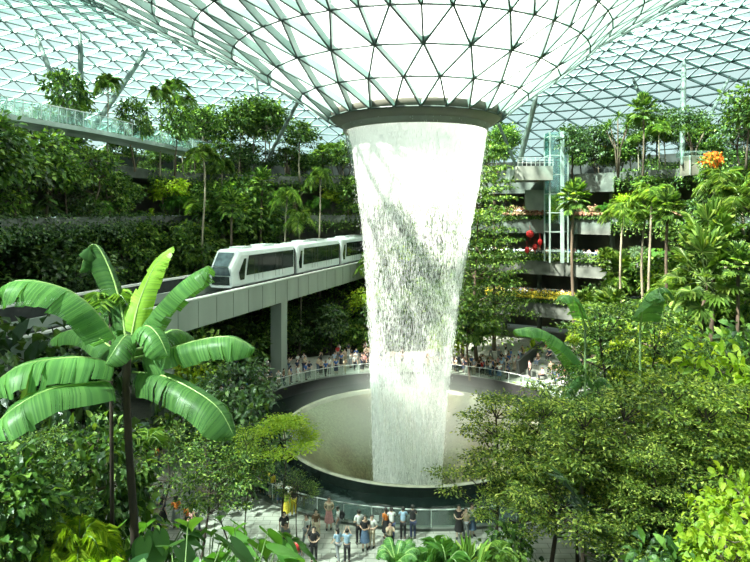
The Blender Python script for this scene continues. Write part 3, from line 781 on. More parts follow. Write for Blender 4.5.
# ================================================================== POOL
pool = empty('infinity_bowl', (AX, AY, -.3), 'round water bowl catching the falls', 'pool')
RIM = [(10.72, -.08), (10.66, -.02), (10.42, -.02), (10.36, -.1), (10.2, -.35)]
mb = MB(); mb.lathe(RIM, (AX, AY), 128); mb.build('rim',  M['bowlrim'] if 'bowlrim' in M else mat('bowl_rim', (.30, .31, .22), (.2, .21, .15), .25, 1), pool, True)
mb = MB(); mb.lathe([(10.75, -1.2), (10.72, -.08)], (AX, AY), 128); mb.build('outer_wall', mat('wet_black_wall', (.02, .03, .025), None, .15), pool, True)
def bowlmat():
    m, nt, N, L, out = new_mat('wet_bowl')
    p = N.new('ShaderNodeBsdfPrincipled'); p.inputs['Roughness'].default_value = .3; L.new(p.outputs[0], out.inputs[0])
    tc = N.new('ShaderNodeTexCoord'); nz = N.new('ShaderNodeTexNoise'); nz.inputs['Scale'].default_value = 4; nz.inputs['Detail'].default_value = 9; nz.inputs['Roughness'].default_value = .95
    n2 = N.new('ShaderNodeTexNoise'); n2.inputs['Scale'].default_value = .25
    L.new(tc.outputs['Object'], nz.inputs[0]); L.new(tc.outputs['Object'], n2.inputs[0])
    r = N.new('ShaderNodeValToRGB'); r.color_ramp.elements[0].position = .42; r.color_ramp.elements[0].color = (.06, .06, .03, 1); r.color_ramp.elements[1].position = .75; r.color_ramp.elements[1].color = (.36, .38, .25, 1)
    L.new(nz.outputs[0], r.inputs[0])
    r2 = N.new('ShaderNodeValToRGB'); r2.color_ramp.elements[0].position = .35; r2.color_ramp.elements[0].color = (.7, .6, .42, 1); r2.color_ramp.elements[1].position = .65; r2.color_ramp.elements[1].color = (1.1, 1.25, 1.1, 1); L.new(n2.outputs[0], r2.inputs[0])
    mx = N.new('ShaderNodeMix'); mx.data_type = 'RGBA'; mx.blend_type = 'MULTIPLY'; mx.inputs[0].default_value = 1; L.new(r.outputs[0], mx.inputs[6]); L.new(r2.outputs[0], mx.inputs[7]); L.new(mx.outputs[2], p.inputs['Base Color'])
    b = N.new('ShaderNodeBump'); b.inputs['Strength'].default_value = .6; L.new(nz.outputs[0], b.inputs['Height']); L.new(b.outputs[0], p.inputs['Normal'])
    return m
mb = MB(); mb.lathe([(10.2, -.35), (9.4, -.8), (8.4, -1.6), (7.2, -2.7), (6.0, -4.0), (5.0, -5.4), (4.4, -7), (4.2, -9), (0.01, -9)], (AX, AY), 96); mb.build('basin', bowlmat(), pool, True)
def watermat(name, col, rough, scale, bump):
    m, nt, N, L, out = new_mat(name)
    p = N.new('ShaderNodeBsdfPrincipled'); p.inputs['Base Color'].default_value = (*col, 1); p.inputs['Roughness'].default_value = rough; p.inputs['Specular IOR Level'].default_value = .6; L.new(p.outputs[0], out.inputs[0])
    tc = N.new('ShaderNodeTexCoord'); nz = N.new('ShaderNodeTexNoise'); nz.inputs['Scale'].default_value = scale; nz.inputs['Detail'].default_value = 4
    b = N.new('ShaderNodeBump'); b.inputs['Strength'].default_value = bump; b.inputs['Distance'].default_value = .05
    L.new(tc.outputs['Object'], nz.inputs[0]); L.new(nz.outputs[0], b.inputs['Height']); L.new(b.outputs[0], p.inputs['Normal']); return m
mb = MB(); mb.lathe([(10.72, -.7), (12, -.9), (15.6, -.95)], (AX, AY), 128); mb.build('pool_water', watermat('dark_water', (.006, .012, .010), .08, 2.2, .35), kind='structure', label='black water channel between bowl and railing', smooth=True)
mb = MB(); mb.lathe([(15.6, -1), (15.6, .1)], (AX, AY), 128, mi=1); mb.lathe([(15.6, .1), (15.62, .14), (15.95, .14), (15.95, -.2)], (AX, AY), 128); mb.build('pool_kerb', [M['stone'], M['black']], kind='structure', label='low stone kerb under the pool railing')
rl = empty('pool_railing', pol(15.8, -PI / 2), 'circular glass railing around the pool', 'railing')
gpn = MB(); hr = MB(); pm_ = None; n = 120
for i in range(n):
    a, b = 2 * PI * i / n, 2 * PI * (i + 1) / n; A, B = Vector(pol(15.78, a)), Vector(pol(15.78, b))
    gpn.beam(A + Vector((0, 0, .6)), B + Vector((0, 0, .6)), .02, .9, (0, 0, 1)); hr.tube([A + Vector((0, 0, 1.1)), B + Vector((0, 0, 1.1))], .035, 6)
    if i % 2 == 0: pm_ = pst(rl, A + Vector((0, 0, .6)), .04, 1.0, pm_)
gpn.build('glass_panel', M['glass'], rl); hr.build('handrail', M['rail'], rl, True)
mb = MB(); a = at(375, 516, 32.1); mb.box((a.x, a.y - .05, .72), (.42, .02, .3)); mb.build('notice_plate', M['white'], rl, label='small white notice plate')

# ================================================================== WATERFALL
WFP = [(25.2, 5.75, 3.45), (24.6, 5.7, 3.45), (22.6, 5.35, 3.5), (20.5, 5.05, 3.5), (18.5, 4.75, 3.45), (14.4, 4.2, 3.3), (10.3, 3.75, 3.1), (6.2, 3.4, 2.95), (2.1, 3.1, 2.8), (-1.4, 2.9, 2.7), (-5, 2.75, 2.65), (-8.9, 2.7, 2.6)]
def wf(z):
    zs = [p[0] for p in WFP][::-1]
    return np.interp(z, zs, [p[1] for p in WFP][::-1]), np.interp(z, zs, [p[2] for p in WFP][::-1])
def curtainmat(name, seed, lo, hi, dens):
    m, nt, N, L, out = new_mat(name)
    d = N.new('ShaderNodeBsdfDiffuse'); d.inputs[0].default_value = (.93, .96, .94, 1)
    tl = N.new('ShaderNodeBsdfTranslucent'); tl.inputs[0].default_value = (.93, .96, .94, 1)
    ms0 = N.new('ShaderNodeMixShader'); ms0.inputs[0].default_value = .5; L.new(d.outputs[0], ms0.inputs[1]); L.new(tl.outputs[0], ms0.inputs[2])
    tr = N.new('ShaderNodeBsdfTransparent'); mx = N.new('ShaderNodeMixShader'); L.new(tr.outputs[0], mx.inputs[1]); L.new(ms0.outputs[0], mx.inputs[2]); L.new(mx.outputs[0], out.inputs[0])
    tc = N.new('ShaderNodeTexCoord')
    def noise(sc, detail=6, rough=.7):
        mp = N.new('ShaderNodeMapping'); mp.inputs['Scale'].default_value = sc; mp.inputs['Location'].default_value = (seed, seed * 2, seed * 3)
        nz = N.new('ShaderNodeTexNoise'); nz.inputs['Scale'].default_value = 1; nz.inputs['Detail'].default_value = detail; nz.inputs['Roughness'].default_value = rough
        L.new(tc.outputs['Object'], mp.inputs[0]); L.new(mp.outputs[0], nz.inputs[0]); return nz.outputs[0]
    a = noise((13, 13, .5)); b = noise((1.0, 1.0, .05), 3); c = noise((24, 24, 2.6), 5)
    def mth(op, x, y):
        n = N.new('ShaderNodeMath'); n.operation = op
        for i, v in enumerate((x, y)):
            if isinstance(v, (int, float)): n.inputs[i].default_value = v
            else: L.new(v, n.inputs[i])
        return n.outputs[0]
    s = mth('ADD', mth('ADD', mth('MULTIPLY', a, .45), mth('MULTIPLY', b, .3)), mth('MULTIPLY', c, .25))
    sx = N.new('ShaderNodeSeparateXYZ'); L.new(tc.outputs['Object'], sx.inputs[0])
    cr = N.new('ShaderNodeValToRGB'); mr = N.new('ShaderNodeMapRange'); mr.inputs['From Min'].default_value = -9; mr.inputs['From Max'].default_value = 25.2; L.new(sx.outputs[2], mr.inputs[0]); L.new(mr.outputs[0], cr.inputs[0])
    e = cr.color_ramp.elements; e[0].position = 0; e[0].color = (dens[0],) * 3 + (1,); e[1].position = 1; e[1].color = (dens[-1],) * 3 + (1,)
    for k, v in enumerate(dens[1:-1]): x = e.new((k + 1) / (len(dens) - 1)); x.color = (v,) * 3 + (1,)
    s2 = mth('ADD', s, mth('SUBTRACT', cr.outputs[0], .5))
    m2 = N.new('ShaderNodeMapRange'); m2.inputs['From Min'].default_value = lo; m2.inputs['From Max'].default_value = hi; m2.inputs['To Max'].default_value = .75; L.new(s2, m2.inputs[0])
    L.new(m2.outputs[0], mx.inputs[0]); return m
fall = empty('waterfall', (3.1, AY, -5), 'tall white column of falling water dropping from the oculus', 'waterfall')
def shell(k, name, m, z0=-8.9, z1=25.2):
    mb = MB(); n = 96; zs = np.linspace(z1, z0, 40); V = []
    for z in zs:
        r, cx = wf(z)
        for j in range(n):
            a = 2 * PI * j / n; V.append((cx + r * k * math.cos(a), AY + r * k * math.sin(a), z))
    mb.add(V, [[i * n + j, i * n + (j + 1) % n, (i + 1) * n + (j + 1) % n, (i + 1) * n + j] for i in range(39) for j in range(n)])
    return mb.build(name, m, fall, True)
#            bottom ... top   (density along the height)
shell(1.0, 'water_curtain', curtainmat('water_curtain', 3.1, .44, .66, (.63, .58, .52, .47, .44, .44, .47, .56, .98)))
shell(.93, 'water_curtain', curtainmat('inner_water_curtain', 8.7, .44, .66, (.60, .55, .49, .43, .39, .38, .41, .50, .95)))
# single strands and drops
def drops(n, rlo, rhi, lmin, lmax, w, seed, name):
    r = np.random.default_rng(seed); z = -5 + 30.2 * r.random(n); z = np.where(r.random(n) < .30, 25.2 - 7 * r.random(n) ** 1.3, z); z = np.where(r.random(n) < .15, -5 + 10 * r.random(n), z); a = r.random(n) * 2 * PI; R, cx = wf(z); R = R * r.uniform(rlo, rhi, n)
    P = np.stack([cx + R * np.cos(a), AY + R * np.sin(a), z], 1); l = r.uniform(lmin, lmax, n); ww = w * r.uniform(.6, 1.4, n)
    T = np.stack([-np.sin(a), np.cos(a), 0 * a], 1); O = np.stack([np.cos(a), np.sin(a), 0 * a], 1); Z = np.array([0, 0, 1.])
    V = np.stack([P + Z * l[:, None] * .5, P + T * ww[:, None], P - T * ww[:, None] * .5 + O * ww[:, None] * .87, P - T * ww[:, None] * .5 - O * ww[:, None] * .87, P - Z * l[:, None] * .5], 1).reshape(-1, 3)
    b = np.arange(n)[:, None] * 5
    Fc = np.concatenate([b + np.array([q]) for q in ([0, 1, 2], [0, 2, 3], [0, 3, 1], [4, 2, 1], [4, 3, 2], [4, 1, 3])])
    mb = MB(); mb.add(V, Fc); return mb.build(name, M['drop'], fall, kind='stuff')
m, nt, N, L, out = new_mat('white_water')
d = N.new('ShaderNodeBsdfDiffuse'); d.inputs[0].default_value = (.95, .97, .95, 1); tl = N.new('ShaderNodeBsdfTranslucent'); tl.inputs[0].default_value = (.95, .97, .95, 1)
ms = N.new('ShaderNodeMixShader'); L.new(d.outputs[0], ms.inputs[1]); L.new(tl.outputs[0], ms.inputs[2]); L.new(ms.outputs[0], out.inputs[0]); M['drop'] = m
drops(85000, .86, 1.02, .12, .6, .0095, 5, 'falling_drops')
drops(4000, 1.0, 1.10, .06, .2, .012, 6, 'spray')
# soft mist round the foot of the falls and drifting up beside it
m, nt, N, L, out = new_mat('mist')
vs = N.new('ShaderNodeVolumeScatter'); vs.inputs['Color'].default_value = (.97, 1, .98, 1); vs.inputs['Anisotropy'].default_value = .3; L.new(vs.outputs[0], out.inputs['Volume'])
tc = N.new('ShaderNodeTexCoord'); g = N.new('ShaderNodeTexGradient'); g.gradient_type = 'SPHERICAL'; mp = N.new('ShaderNodeMapping'); L.new(tc.outputs['Object'], mp.inputs[0]); L.new(mp.outputs[0], g.inputs[0])
mul = N.new('ShaderNodeMath'); mul.operation = 'MULTIPLY'; mul.inputs[1].default_value = .15; L.new(g.outputs[1], mul.inputs[0]); L.new(mul.outputs[0], vs.inputs['Density'])
m.cycles.volume_step_rate = 1 if hasattr(m, 'cycles') else 1
mb = MB(); mb.ell((0, 0, 0), (1, 1, 1), 24); me = mb.mesh('mist', m)
o = link('mist', me, None); o.parent = fall; o.location = (0, 3.0, 5.2); o.scale = (11, 9, 3.8); o['kind'] = 'stuff'
# ================================================================== PLANT KINDS
T = {}
def kind(key, *v): T[key] = list(v)
kind('fine', *[make_tree(100 + i, 9, 3.3, 4.9, 46, 190, .21, .11, 'L_fine', 'barkdark', .15, layers=6, csize=.22) for i in range(3)])
kind('finedark', *[make_tree(110 + i, 9, 3.4, 6.2, 52, 165, .20, .11, 'L_fine2', 'barkdark', .13, layers=8, csize=.23) for i in range(2)])
kind('umbrella', *[make_tree(120 + i, 6.4, 2.0, 1.0, 30, 190, .17, .09, 'L_lime', 'barkdark', .07, layers=2, csize=.3) for i in range(1)])
kind('wispy', *[make_tree(125 + i, 6.4, 2.1, 3.4, 34, 60, .17, .08, 'L_fine2', 'barkdark', .07, csize=.26) for i in range(2)])
kind('broad', *[make_tree(130 + i, 6, 2.2, 4.2, 46, 26, .46, .24, 'L_mid', 'bark', .12, 'broad', csize=.3) for i in range(4)])
kind('dark', *[make_tree(140 + i, 6, 2.2, 4.4, 46, 30, .40, .22, 'L_dark', 'barkdark', .12, 'broad', csize=.3) for i in range(3)])
kind('lime', *[make_tree(150 + i, 5, 1.9, 3.4, 36, 26, .40, .2, 'L_lime', 'bark', .1, 'broad', csize=.3) for i in range(2)])
kind('tiered', *[make_tree(160 + i, 22, 4.3, 18, 150, 46, .42, .2, 'L_mid', 'bark', .25, 'broad', layers=17, csize=.24, bend=.2) for i in range(2)])
kind('tall', *[make_tree(170 + i, 11, 2.8, 6.5, 80, 28, .48, .24, 'L_mid', 'barkpale', .15, 'broad', csize=.26) for i in range(2)])
kind('talldark', *[make_tree(175 + i, 11, 2.9, 7, 80, 30, .44, .22, 'L_dark', 'barkdark', .15, 'broad', csize=.26) for i in range(2)])
kind('shrub', *[make_tree(180 + i, 2.4, 1.5, 2.3, 26, 24, .34, .18, 'L_mid', 'bark', .05, 'broad', csize=.34, nstem=3) for i in range(3)])
kind('shrubdark', *[make_tree(185 + i, 2.4, 1.6, 2.3, 28, 26, .32, .17, 'L_dark', 'barkdark', .05, 'broad', csize=.34, nstem=3) for i in range(2)])
kind('shrubgrey', *[make_tree(190 + i, 2.6, 1.5, 2.4, 26, 26, .34, .14, 'L_blue', 'bark', .05, 'broad', csize=.34, nstem=3) for i in range(1)])
kind('fanpalm', *[make_fan_palm(200 + i, 5, .8, 30, 'L_palm', pet=1.15) for i in range(3)])
kind('arecalime', make_feather_palm(235, 2.2, 1.7, 10, 'L_lime', 'stalk', .05, 4))
kind('fantall', make_fan_palm(205, 15, .9, 34, 'L_mid', 'bark', .2, 1.2))
kind('fanlow', *[make_fan_palm(210 + i, .3, .95, 20, 'L_palm', pet=1.0) for i in range(2)])
kind('feather', *[make_feather_palm(220 + i, 6, 2.6, 15) for i in range(2)])
kind('feathertall', *[make_feather_palm(225 + i, 11, 2.8, 16, tr=.13) for i in range(2)])
kind('areca', *[make_feather_palm(230 + i, 2.2, 2.1, 9, 'L_ear', 'stalk', .05, 4) for i in range(2)])
kind('dracaena', *[make_rosette(240 + i, 4.4, 1.1, 55, 'L_mid', 5, .075) for i in range(2)])
kind('rosette', *[make_rosette(250 + i, .25, 1.25, 34, 'L_lime', 1, .15) for i in range(2)])
kind('nest', *[make_rosette(255 + i, .25, 1.3, 30, 'L_mid', 1, .17) for i in range(1)])
kind('ear', *[make_elephant_ear(260 + i, 2.2, 1.0, 22, 'L_ear') for i in range(2)])
kind('eardark', *[make_elephant_ear(265 + i, 2.2, .95, 22, 'L_mid') for i in range(2)])
kind('banana', *[make_banana(270 + i, 2.6, 3.2, 9) for i in range(2)])
NAMES = {'fine': ('fine_leaved_tree', 'tree'), 'finedark': ('fine_leaved_tree', 'tree'), 'umbrella': ('umbrella_tree', 'tree'), 'wispy': ('slender_tree', 'tree'), 'broad': ('broad_leaved_tree', 'tree'),
         'dark': ('glossy_leaved_tree', 'tree'), 'lime': ('lime_leaved_tree', 'tree'), 'tiered': ('tiered_tree', 'tree'), 'tall': ('tall_tree', 'tree'), 'talldark': ('tall_tree', 'tree'),
         'shrub': ('shrub', 'shrub'), 'shrubdark': ('shrub', 'shrub'), 'shrubgrey': ('shrub', 'shrub'), 'fanpalm': ('fan_palm', 'palm'), 'fanlow': ('fan_palm', 'palm'), 'fantall': ('fan_palm', 'palm'), 'feather': ('feather_palm', 'palm'),
         'feathertall': ('feather_palm', 'palm'), 'areca': ('areca_palm', 'palm'), 'arecalime': ('areca_palm', 'palm'), 'dracaena': ('dracaena', 'plant'), 'rosette': ('nest_fern', 'fern'), 'nest': ('nest_fern', 'fern'), 'ear': ('elephant_ear_plant', 'plant'),
         'eardark': ('elephant_ear_plant', 'plant'), 'banana': ('banana_plant', 'plant')}
DESC = {'fine': 'yellow green tree with small leaves in layers', 'finedark': 'deeper green tree with small leaves', 'umbrella': 'lime umbrella shaped tree', 'wispy': 'slender tree with sparse small leaves',
        'broad': 'mid green broad leaved tree', 'dark': 'dark glossy leaved tree', 'lime': 'lime green leafy tree', 'tiered': 'tall tree with tiered flat branches', 'tall': 'tall pale trunked leafy tree', 'talldark': 'tall dark leafy tree',
        'shrub': 'mid green shrub', 'shrubdark': 'dark green shrub', 'shrubgrey': 'grey green shrub', 'fanpalm': 'fan palm on a short trunk', 'fanlow': 'low fan palm', 'feather': 'feather palm', 'feathertall': 'tall feather palm with pale trunk',
        'areca': 'clump of light green feather palm stems', 'dracaena': 'spiky headed dracaena', 'rosette': 'lime strap leaved fern', 'nest': 'green strap leaved fern', 'ear': 'light green big leaved plant', 'eardark': 'green big leaved plant', 'banana': 'banana plant with torn paddle leaves'}
def plant(k, loc, label, group=None, s=1., sz=None, v=None, rz=None):
    P = T[k]; p = P[(v if v is not None else rnd.randrange(len(P))) % len(P)]
    return put(p, NAMES[k][0], label, NAMES[k][1], loc, group, rz, s, sz)
def ground_z(x, y):
    r = math.hypot(x - AX, y - AY); return hill(r, math.atan2(y - AY, x - AX)) if r > 21.5 else 0.
def hero(k, px, ytop, d, label, H0, v=None, s=None, rz=None, zb=None, group=None):
    """stand a plant on the ground under picture column px, tall enough to reach ytop"""
    p = at(px, ytop, d); zb = ground_z(p.x, d) if zb is None else zb; h = p.z - zb
    sz = h / H0; s = max(s or sz, sz * .62)
    return plant(k, (p.x, d, zb), label, group, s, sz, v, rz)

# ---- right foreground grove
hero('fine', 496, 398, 30.5, 'yellow green small leaved tree standing nearest the pool railing, right of the falls', 9, 0, .78)
hero('fine', 545, 392, 27.5, 'small leaved tree second from the pool in the right hand grove', 9, 1, .85)
hero('fine', 585, 402, 24, 'small leaved yellow green tree in the grove above the dark torn palm frond', 9, 2, .8)
hero('fine', 624, 392, 25.5, 'small leaved tree with the thickest dark trunk in the right hand grove', 9, 0, .9, rz=2.)
hero('fine', 668, 376, 26.5, 'yellow green layered tree in the middle of the right hand grove', 9, 1, .95, rz=1.)
hero('fine', 706, 392, 23.5, 'small leaved yellow green tree right of the middle of the grove', 9, 2, .85, rz=4.)
hero('fine', 748, 386, 25.5, 'small leaved tree cut by the right edge of the picture', 9, 0, .95, rz=5.)
hero('fine', 520, 452, 29, 'low small leaved tree leaning over the pool railing at the grove edge', 9, 2, .62, rz=3.)
hero('fine', 652, 448, 22.5, 'lower small leaved tree in front of the right hand grove', 9, 1, .62, rz=3.)
hero('finedark', 600, 304, 33, 'large darker small leaved tree rising behind the right hand grove', 9, 0, 1.12)
hero('finedark', 655, 318, 34, 'deeper green small leaved tree behind the grove, right of the largest one', 9, 1, 1.05)
hero('finedark', 578, 366, 29, 'dark small leaved tree behind the long banana leaf', 9, 1, .6, rz=2.)
hero('finedark', 690, 346, 31, 'dark small leaved tree behind the grove near the right side', 9, 0, .9, rz=4.)
hero('lime', 728, 338, 30, 'lime green broad leaved tree behind the grove at the right', 5, 0, 1.2)
hero('broad', 752, 330, 33, 'broad leaved tree at the right edge behind the lime one', 6, 0, 1.3)
hero('tall', 640, 296, 42, 'leafy tree behind the grove with pale trunk', 11, 0, 1.1)
hero('lime', 650, 318, 38, 'bright lime tree crown behind the dark small leaved trees', 5, 1, 1.3)
hero('lime', 724, 508, 15, 'bright broad leaved shrub in the lower right corner', 5, 0, .42)
hero('shrub', 685, 550, 15, 'bright low shrub at the bottom right beside the corner plant', 2.4, 1, .8)
hero('lime', 745, 470, 17, 'bright lime young tree at the lower right edge', 5, 0, .5)
hero('shrub', 510, 528, 27, 'low shrub under the small leaved trees by the promenade', 2.4, 1, .6)
hero('shrubdark', 700, 500, 22, 'dark shrub filling under the right of the grove', 2.4, 0, 1.2)

# ---- left foreground
hero('finedark', 30, 438, 19, 'bright small leaved tree in the lower left corner', 9, 0, .55)
hero('broad', -4, 448, 17, 'broad leaved tree cut by the lower left edge', 6, 1, .7)
hero('broad', 50, 474, 19, 'mid green tree in the lower left, right of the corner tree', 6, 2, .55)
hero('broad', 97, 418, 22, 'small round headed tree left of the banana trunk', 6, 3, .36)
hero('shrub', 104, 486, 22, 'leafy shrub against the thin dark trunks', 2.4, 0, .95)
hero('arecalime', 74, 458, 17.5, 'yellow green fern like palm clump in the lower left', 4.0, 0, .8)
hero('arecalime', 90, 508, 16.5, 'low yellow green palm clump at the bottom left', 4.0, 1, .6)
hero('finedark', 40, 505, 17, 'low small leaved bush at the bottom left', 9, 0, .3)
hero('finedark', 5, 500, 17, 'low small leaved bush at the very bottom left corner', 9, 1, .3)
hero('ear', 152, 524, 19, 'light green big leaved plant at the foot of the banana palm', 2.2, 0, .7)
hero('ear', 208, 532, 19, 'largest light green big leaved plant at the bottom, right of the banana palm', 2.2, 1, .75)
hero('ear', 272, 538, 20, 'light green big leaved plant at the bottom by the plaza', 2.2, 0, .6, rz=1)
hero('ear', 240, 550, 15.5, 'low big leaved plant at the bottom edge between two others', 2.2, 1, .5)
hero('eardark', 180, 545, 15, 'darker big leaved plant at the bottom edge', 2.2, 0, .5)
hero('wispy', 205, 432, 27, 'slender sparse tree with dark trunk over the left path', 6.4, 0, 1.15)
hero('wispy', 160, 425, 29, 'slender sparse tree beside the left path, behind the banana palm', 6.4, 1, 1.1)
hero('wispy', 222, 470, 28, 'lower slender tree over the left path', 6.4, 1, .75)
hero('umbrella', 283, 420, 31.5, 'lime umbrella shaped tree in front of the pool', 6.4, 0, .95)
hero('wispy', 297, 470, 31.5, 'darker low tree tier beneath the lime umbrella tree', 6.4, 0, .55)
hero('wispy', 246, 428, 29.5, 'tree with very thin dark trunk standing on the plaza', 6.4, 0, .7)
# ---- bottom centre
hero('areca', 432, 512, 19, 'pale green palm with upright feather fronds at the bottom centre', 4.0, 0, .75)
hero('banana', 396, 520, 19, 'small banana plant at the bottom centre beside the feather palm', 5.2, 0, .55)
hero('fanlow', 467, 538, 19.5, 'small bright fan palm at the bottom centre', 1.9, 0, .5)
hero('feather', 500, 540, 20, 'low feather palm at the bottom between fan palm and grove', 7.4, 1, .35)
# ---- under and around the guideway
hero('shrubdark', 36, 318, 31, 'dark leafy tree top in front of the guideway at the left', 2.4, 0, 1.0)
hero('dark', 60, 325, 32.5, 'dark tree in front of the guideway, left of the banana palm', 6, 1, .9)
hero('dark', 20, 400, 26, 'dark shady tree under the guideway at the far left', 6, 0, .9)
hero('dark', 238, 358, 42, 'dark leafy tree left of the guideway pier beside the pool', 6, 2, 1.0)
hero('dark', 215, 385, 37, 'dark tree beside the left path near the pool', 6, 0, .9)
hero('shrubdark', 250, 405, 36, 'dark shrub against the pool railing at the left', 2.4, 1, 1.4)
hero('broad', 205, 335, 47, 'mid green tree just below the guideway', 6, 0, .9)
hero('lime', 190, 355, 45, 'yellow green tree by the left plaza below the guideway', 5, 0, .7)
hero('shrub', 183, 380, 42, 'shrub at the edge of the left plaza beside the pale pier', 2.4, 2, 1.1)
hero('broad', 232, 320, 60, 'broad leaved tree beyond the guideway pier on its left', 6, 3, 1.4)
# ---- near the falls, behind right
hero('tiered', 478, 165, 64, 'tallest tiered tree close behind the right side of the falls', 22, 0, .95, zb=0)
hero('tiered', 494, 140, 74, 'second tiered tree behind the falls, left of the balcony', 22, 1, .95, zb=0)
hero('tiered', 462, 205, 70, 'tiered tree partly hidden by the falls', 22, 1, .85, rz=2, zb=0)
hero('broad', 470, 300, 62, 'leafy tree at the foot of the tiered trees behind the falls', 6, 1, 1.1, zb=0)
hero('lime', 447, 330, 66, 'light green tree behind the falls by the crowd', 5, 1, 1.0, zb=0)
hero('rosette', 533, 333, 64, 'yellow green strap leaved fern above the stone steps', 1.4, 0, 1.2, zb=1.8)
hero('banana', 600, 340, 36, 'banana plant behind the grove at the right', 5.2, 1, .8)
hero('banana', 655, 285, 45, 'banana plant with one arched leaf high in the right planting', 5.2, 0, .8)

# ---- the forest on the slopes and terraces
def ang_d(px, r):  # polar angle where radius r meets picture column px (far side)
    pass
count = {}
def scatter(zone, group, n, d0, d1, rfun, zfun, kinds, seed, smin=.75, smax=1.25, avoid=None):
    r = np.random.default_rng(seed); ks = list(kinds); w = np.array([kinds[k] for k in ks], float); w /= w.sum()
    for i in range(n):
        for _try in range(20):
            d = d0 + (d1 - d0) * (i + r.random()) / n; R = rfun(d, r); a = math.radians(d); x, y, _ = pol(R, a); z = zfun(d, R)
            px = 375 + x / y * F_PX; 
            if not (-60 < px < 810): continue
            if avoid and avoid(px, d, z): continue
            k = ks[r.choice(len(ks), p=w)]
            q = Vector((x, y, 0)) - G0; nn_ = q.dot(NL)
            if z < 13 and -13 < nn_ < 11 and k in ('tall', 'talldark', 'feathertall', 'tiered'): continue
            if z < 13 and -2.2 < nn_ < 10.5 and -20 < q.dot(U) < 100 and ('guideway' not in zone or 'behind' in zone): continue
            if z < 3 and 15 < R < 24: continue
            break
        else: continue
        s = r.uniform(smin, smax)
        plant(k, (x, y, z), DESC[k] + ' ' + zone, group, s, s * r.uniform(.9, 1.15))
slopes = {'broad': 4, 'dark': 2, 'lime': 1.3, 'tall': 1.5, 'fanpalm': 2, 'feather': 1, 'banana': .5, 'dracaena': .6, 'shrub': 2, 'areca': 1, 'fanlow': 1.2, 'ear': .6}
slopel = {'broad': 2.5, 'dark': 4, 'lime': 1.6, 'talldark': 2, 'fanpalm': 1.6, 'feather': 1.5, 'banana': .5, 'shrubdark': 2, 'areca': .6, 'eardark': 1}
edge = {'shrub': 4, 'shrubdark': 1.5, 'areca': 1.5, 'fanlow': 1.5, 'rosette': 1.2, 'nest': 1, 'lime': .8, 'broad': 2.5, 'ear': .7, 'shrubgrey': 1, 'dracaena': .7}
edgel = {'shrub': 3, 'shrubdark': 4, 'areca': .8, 'fanlow': .7, 'rosette': 1, 'nest': 1, 'dark': 2.5, 'broad': 2.5, 'eardark': 1}
top = {'broad': 3, 'dark': 1, 'tall': 2.5, 'fanpalm': 1.5, 'feathertall': .6, 'dracaena': 1.6, 'feather': 1, 'shrub': 1.5, 'talldark': 1}
H_ = lambda d, R: hill(R, math.radians(d))
# right
scatter('on the right hand slope', 'plants on the right hand slope', 75, -18, 44, lambda d, r: r.uniform(24.5, 36), H_, slopes, 301, .7, 1.25)
for (z, R0), nm, sd_ in zip(LEV, ('first', 'second', 'third', 'top'), (1, 2, 3, 4)):
    if z < 20:
        scatter('on the %s right hand terrace' % nm, 'plants along the %s right hand terrace' % nm, 26, -15, 47, lambda d, r: rin(R0, d) + r.uniform(.3, 1.0), lambda d, R: z + .3, edge, 310 + sd_, .6, 1.05)
        scatter('on the %s terrace behind the falls' % nm, 'plants along the %s terrace behind the falls' % nm, 24, 76, 142, lambda d, r: rin(R0, d) + r.uniform(.3, 1.0), lambda d, R: z + .3, edge, 320 + sd_, .7, 1.2)
        scatter('on the %s left hand terrace' % nm, 'plants along the %s left hand terrace' % nm, 26, 142, 205, lambda d, r: rin(R0, d) + r.uniform(.3, 1.0), lambda d, R: z + .3, edgel, 330 + sd_, .6, 1.1)
scatter('in the roof garden on the right', 'plants of the right hand roof garden', 48, -8, 46, lambda d, r: rin(38, d) + r.uniform(.6, 7), lambda d, R: 22, top, 341, .6, .95)
scatter('in the roof garden right of the falls', 'plants of the roof garden beside the lift', 16, 46, 80, lambda d, r: rin(38, d) + r.uniform(3, 8), lambda d, R: 22, top, 342, .6, 1.0, avoid=lambda px, d, z: 515 < px < 570)
scatter('in the roof garden behind the falls', 'plants of the roof garden behind the falls', 50, 80, 140, lambda d, r: rin(38, d) + r.uniform(.6, 6.5), lambda d, R: 22, top, 343, .65, 1.05)
scatter('in the roof garden behind the upper walkway', 'plants of the left hand roof garden', 22, 140, 190, lambda d, r: rin(38, d) + r.uniform(3.5, 9), lambda d, R: 22, {'broad': 2, 'feather': 1.2, 'shrub': 2, 'dark': 1, 'dracaena': .8}, 344, .5, .85)
# back left slope and valley floor behind the guideway
scatter('on the slope left of the falls', 'plants on the slope left of the falls', 80, 84, 150, lambda d, r: r.uniform(26, 36.5), H_, slopes, 351, .8, 1.5)
scatter('behind the guideway at the left', 'plants behind the guideway at the left', 60, 150, 208, lambda d, r: r.uniform(30, 37), H_, slopel, 352, .8, 1.5)
scatter('on the far slope', 'tall palms on the far slope', 14, 84, 145, lambda d, r: r.uniform(29, 35), H_, {'feathertall': 3, 'tall': 2}, 353, .9, 1.3)
scatter('on the high right slope', 'tall palms on the right hand slope', 10, -12, 42, lambda d, r: r.uniform(27, 35), H_, {'feathertall': 2, 'tall': 2, 'fanpalm': 2}, 354, .9, 1.4)
scatter('below the guideway at the far side', 'dark planting below the guideway', 34, 108, 172, lambda d, r: r.uniform(24, 29), H_, {'dark': 3, 'shrubdark': 3, 'broad': 1.5, 'eardark': 1.2}, 355, .6, 1.0, avoid=lambda px, d, z: 60 < px < 150 and d > 150)

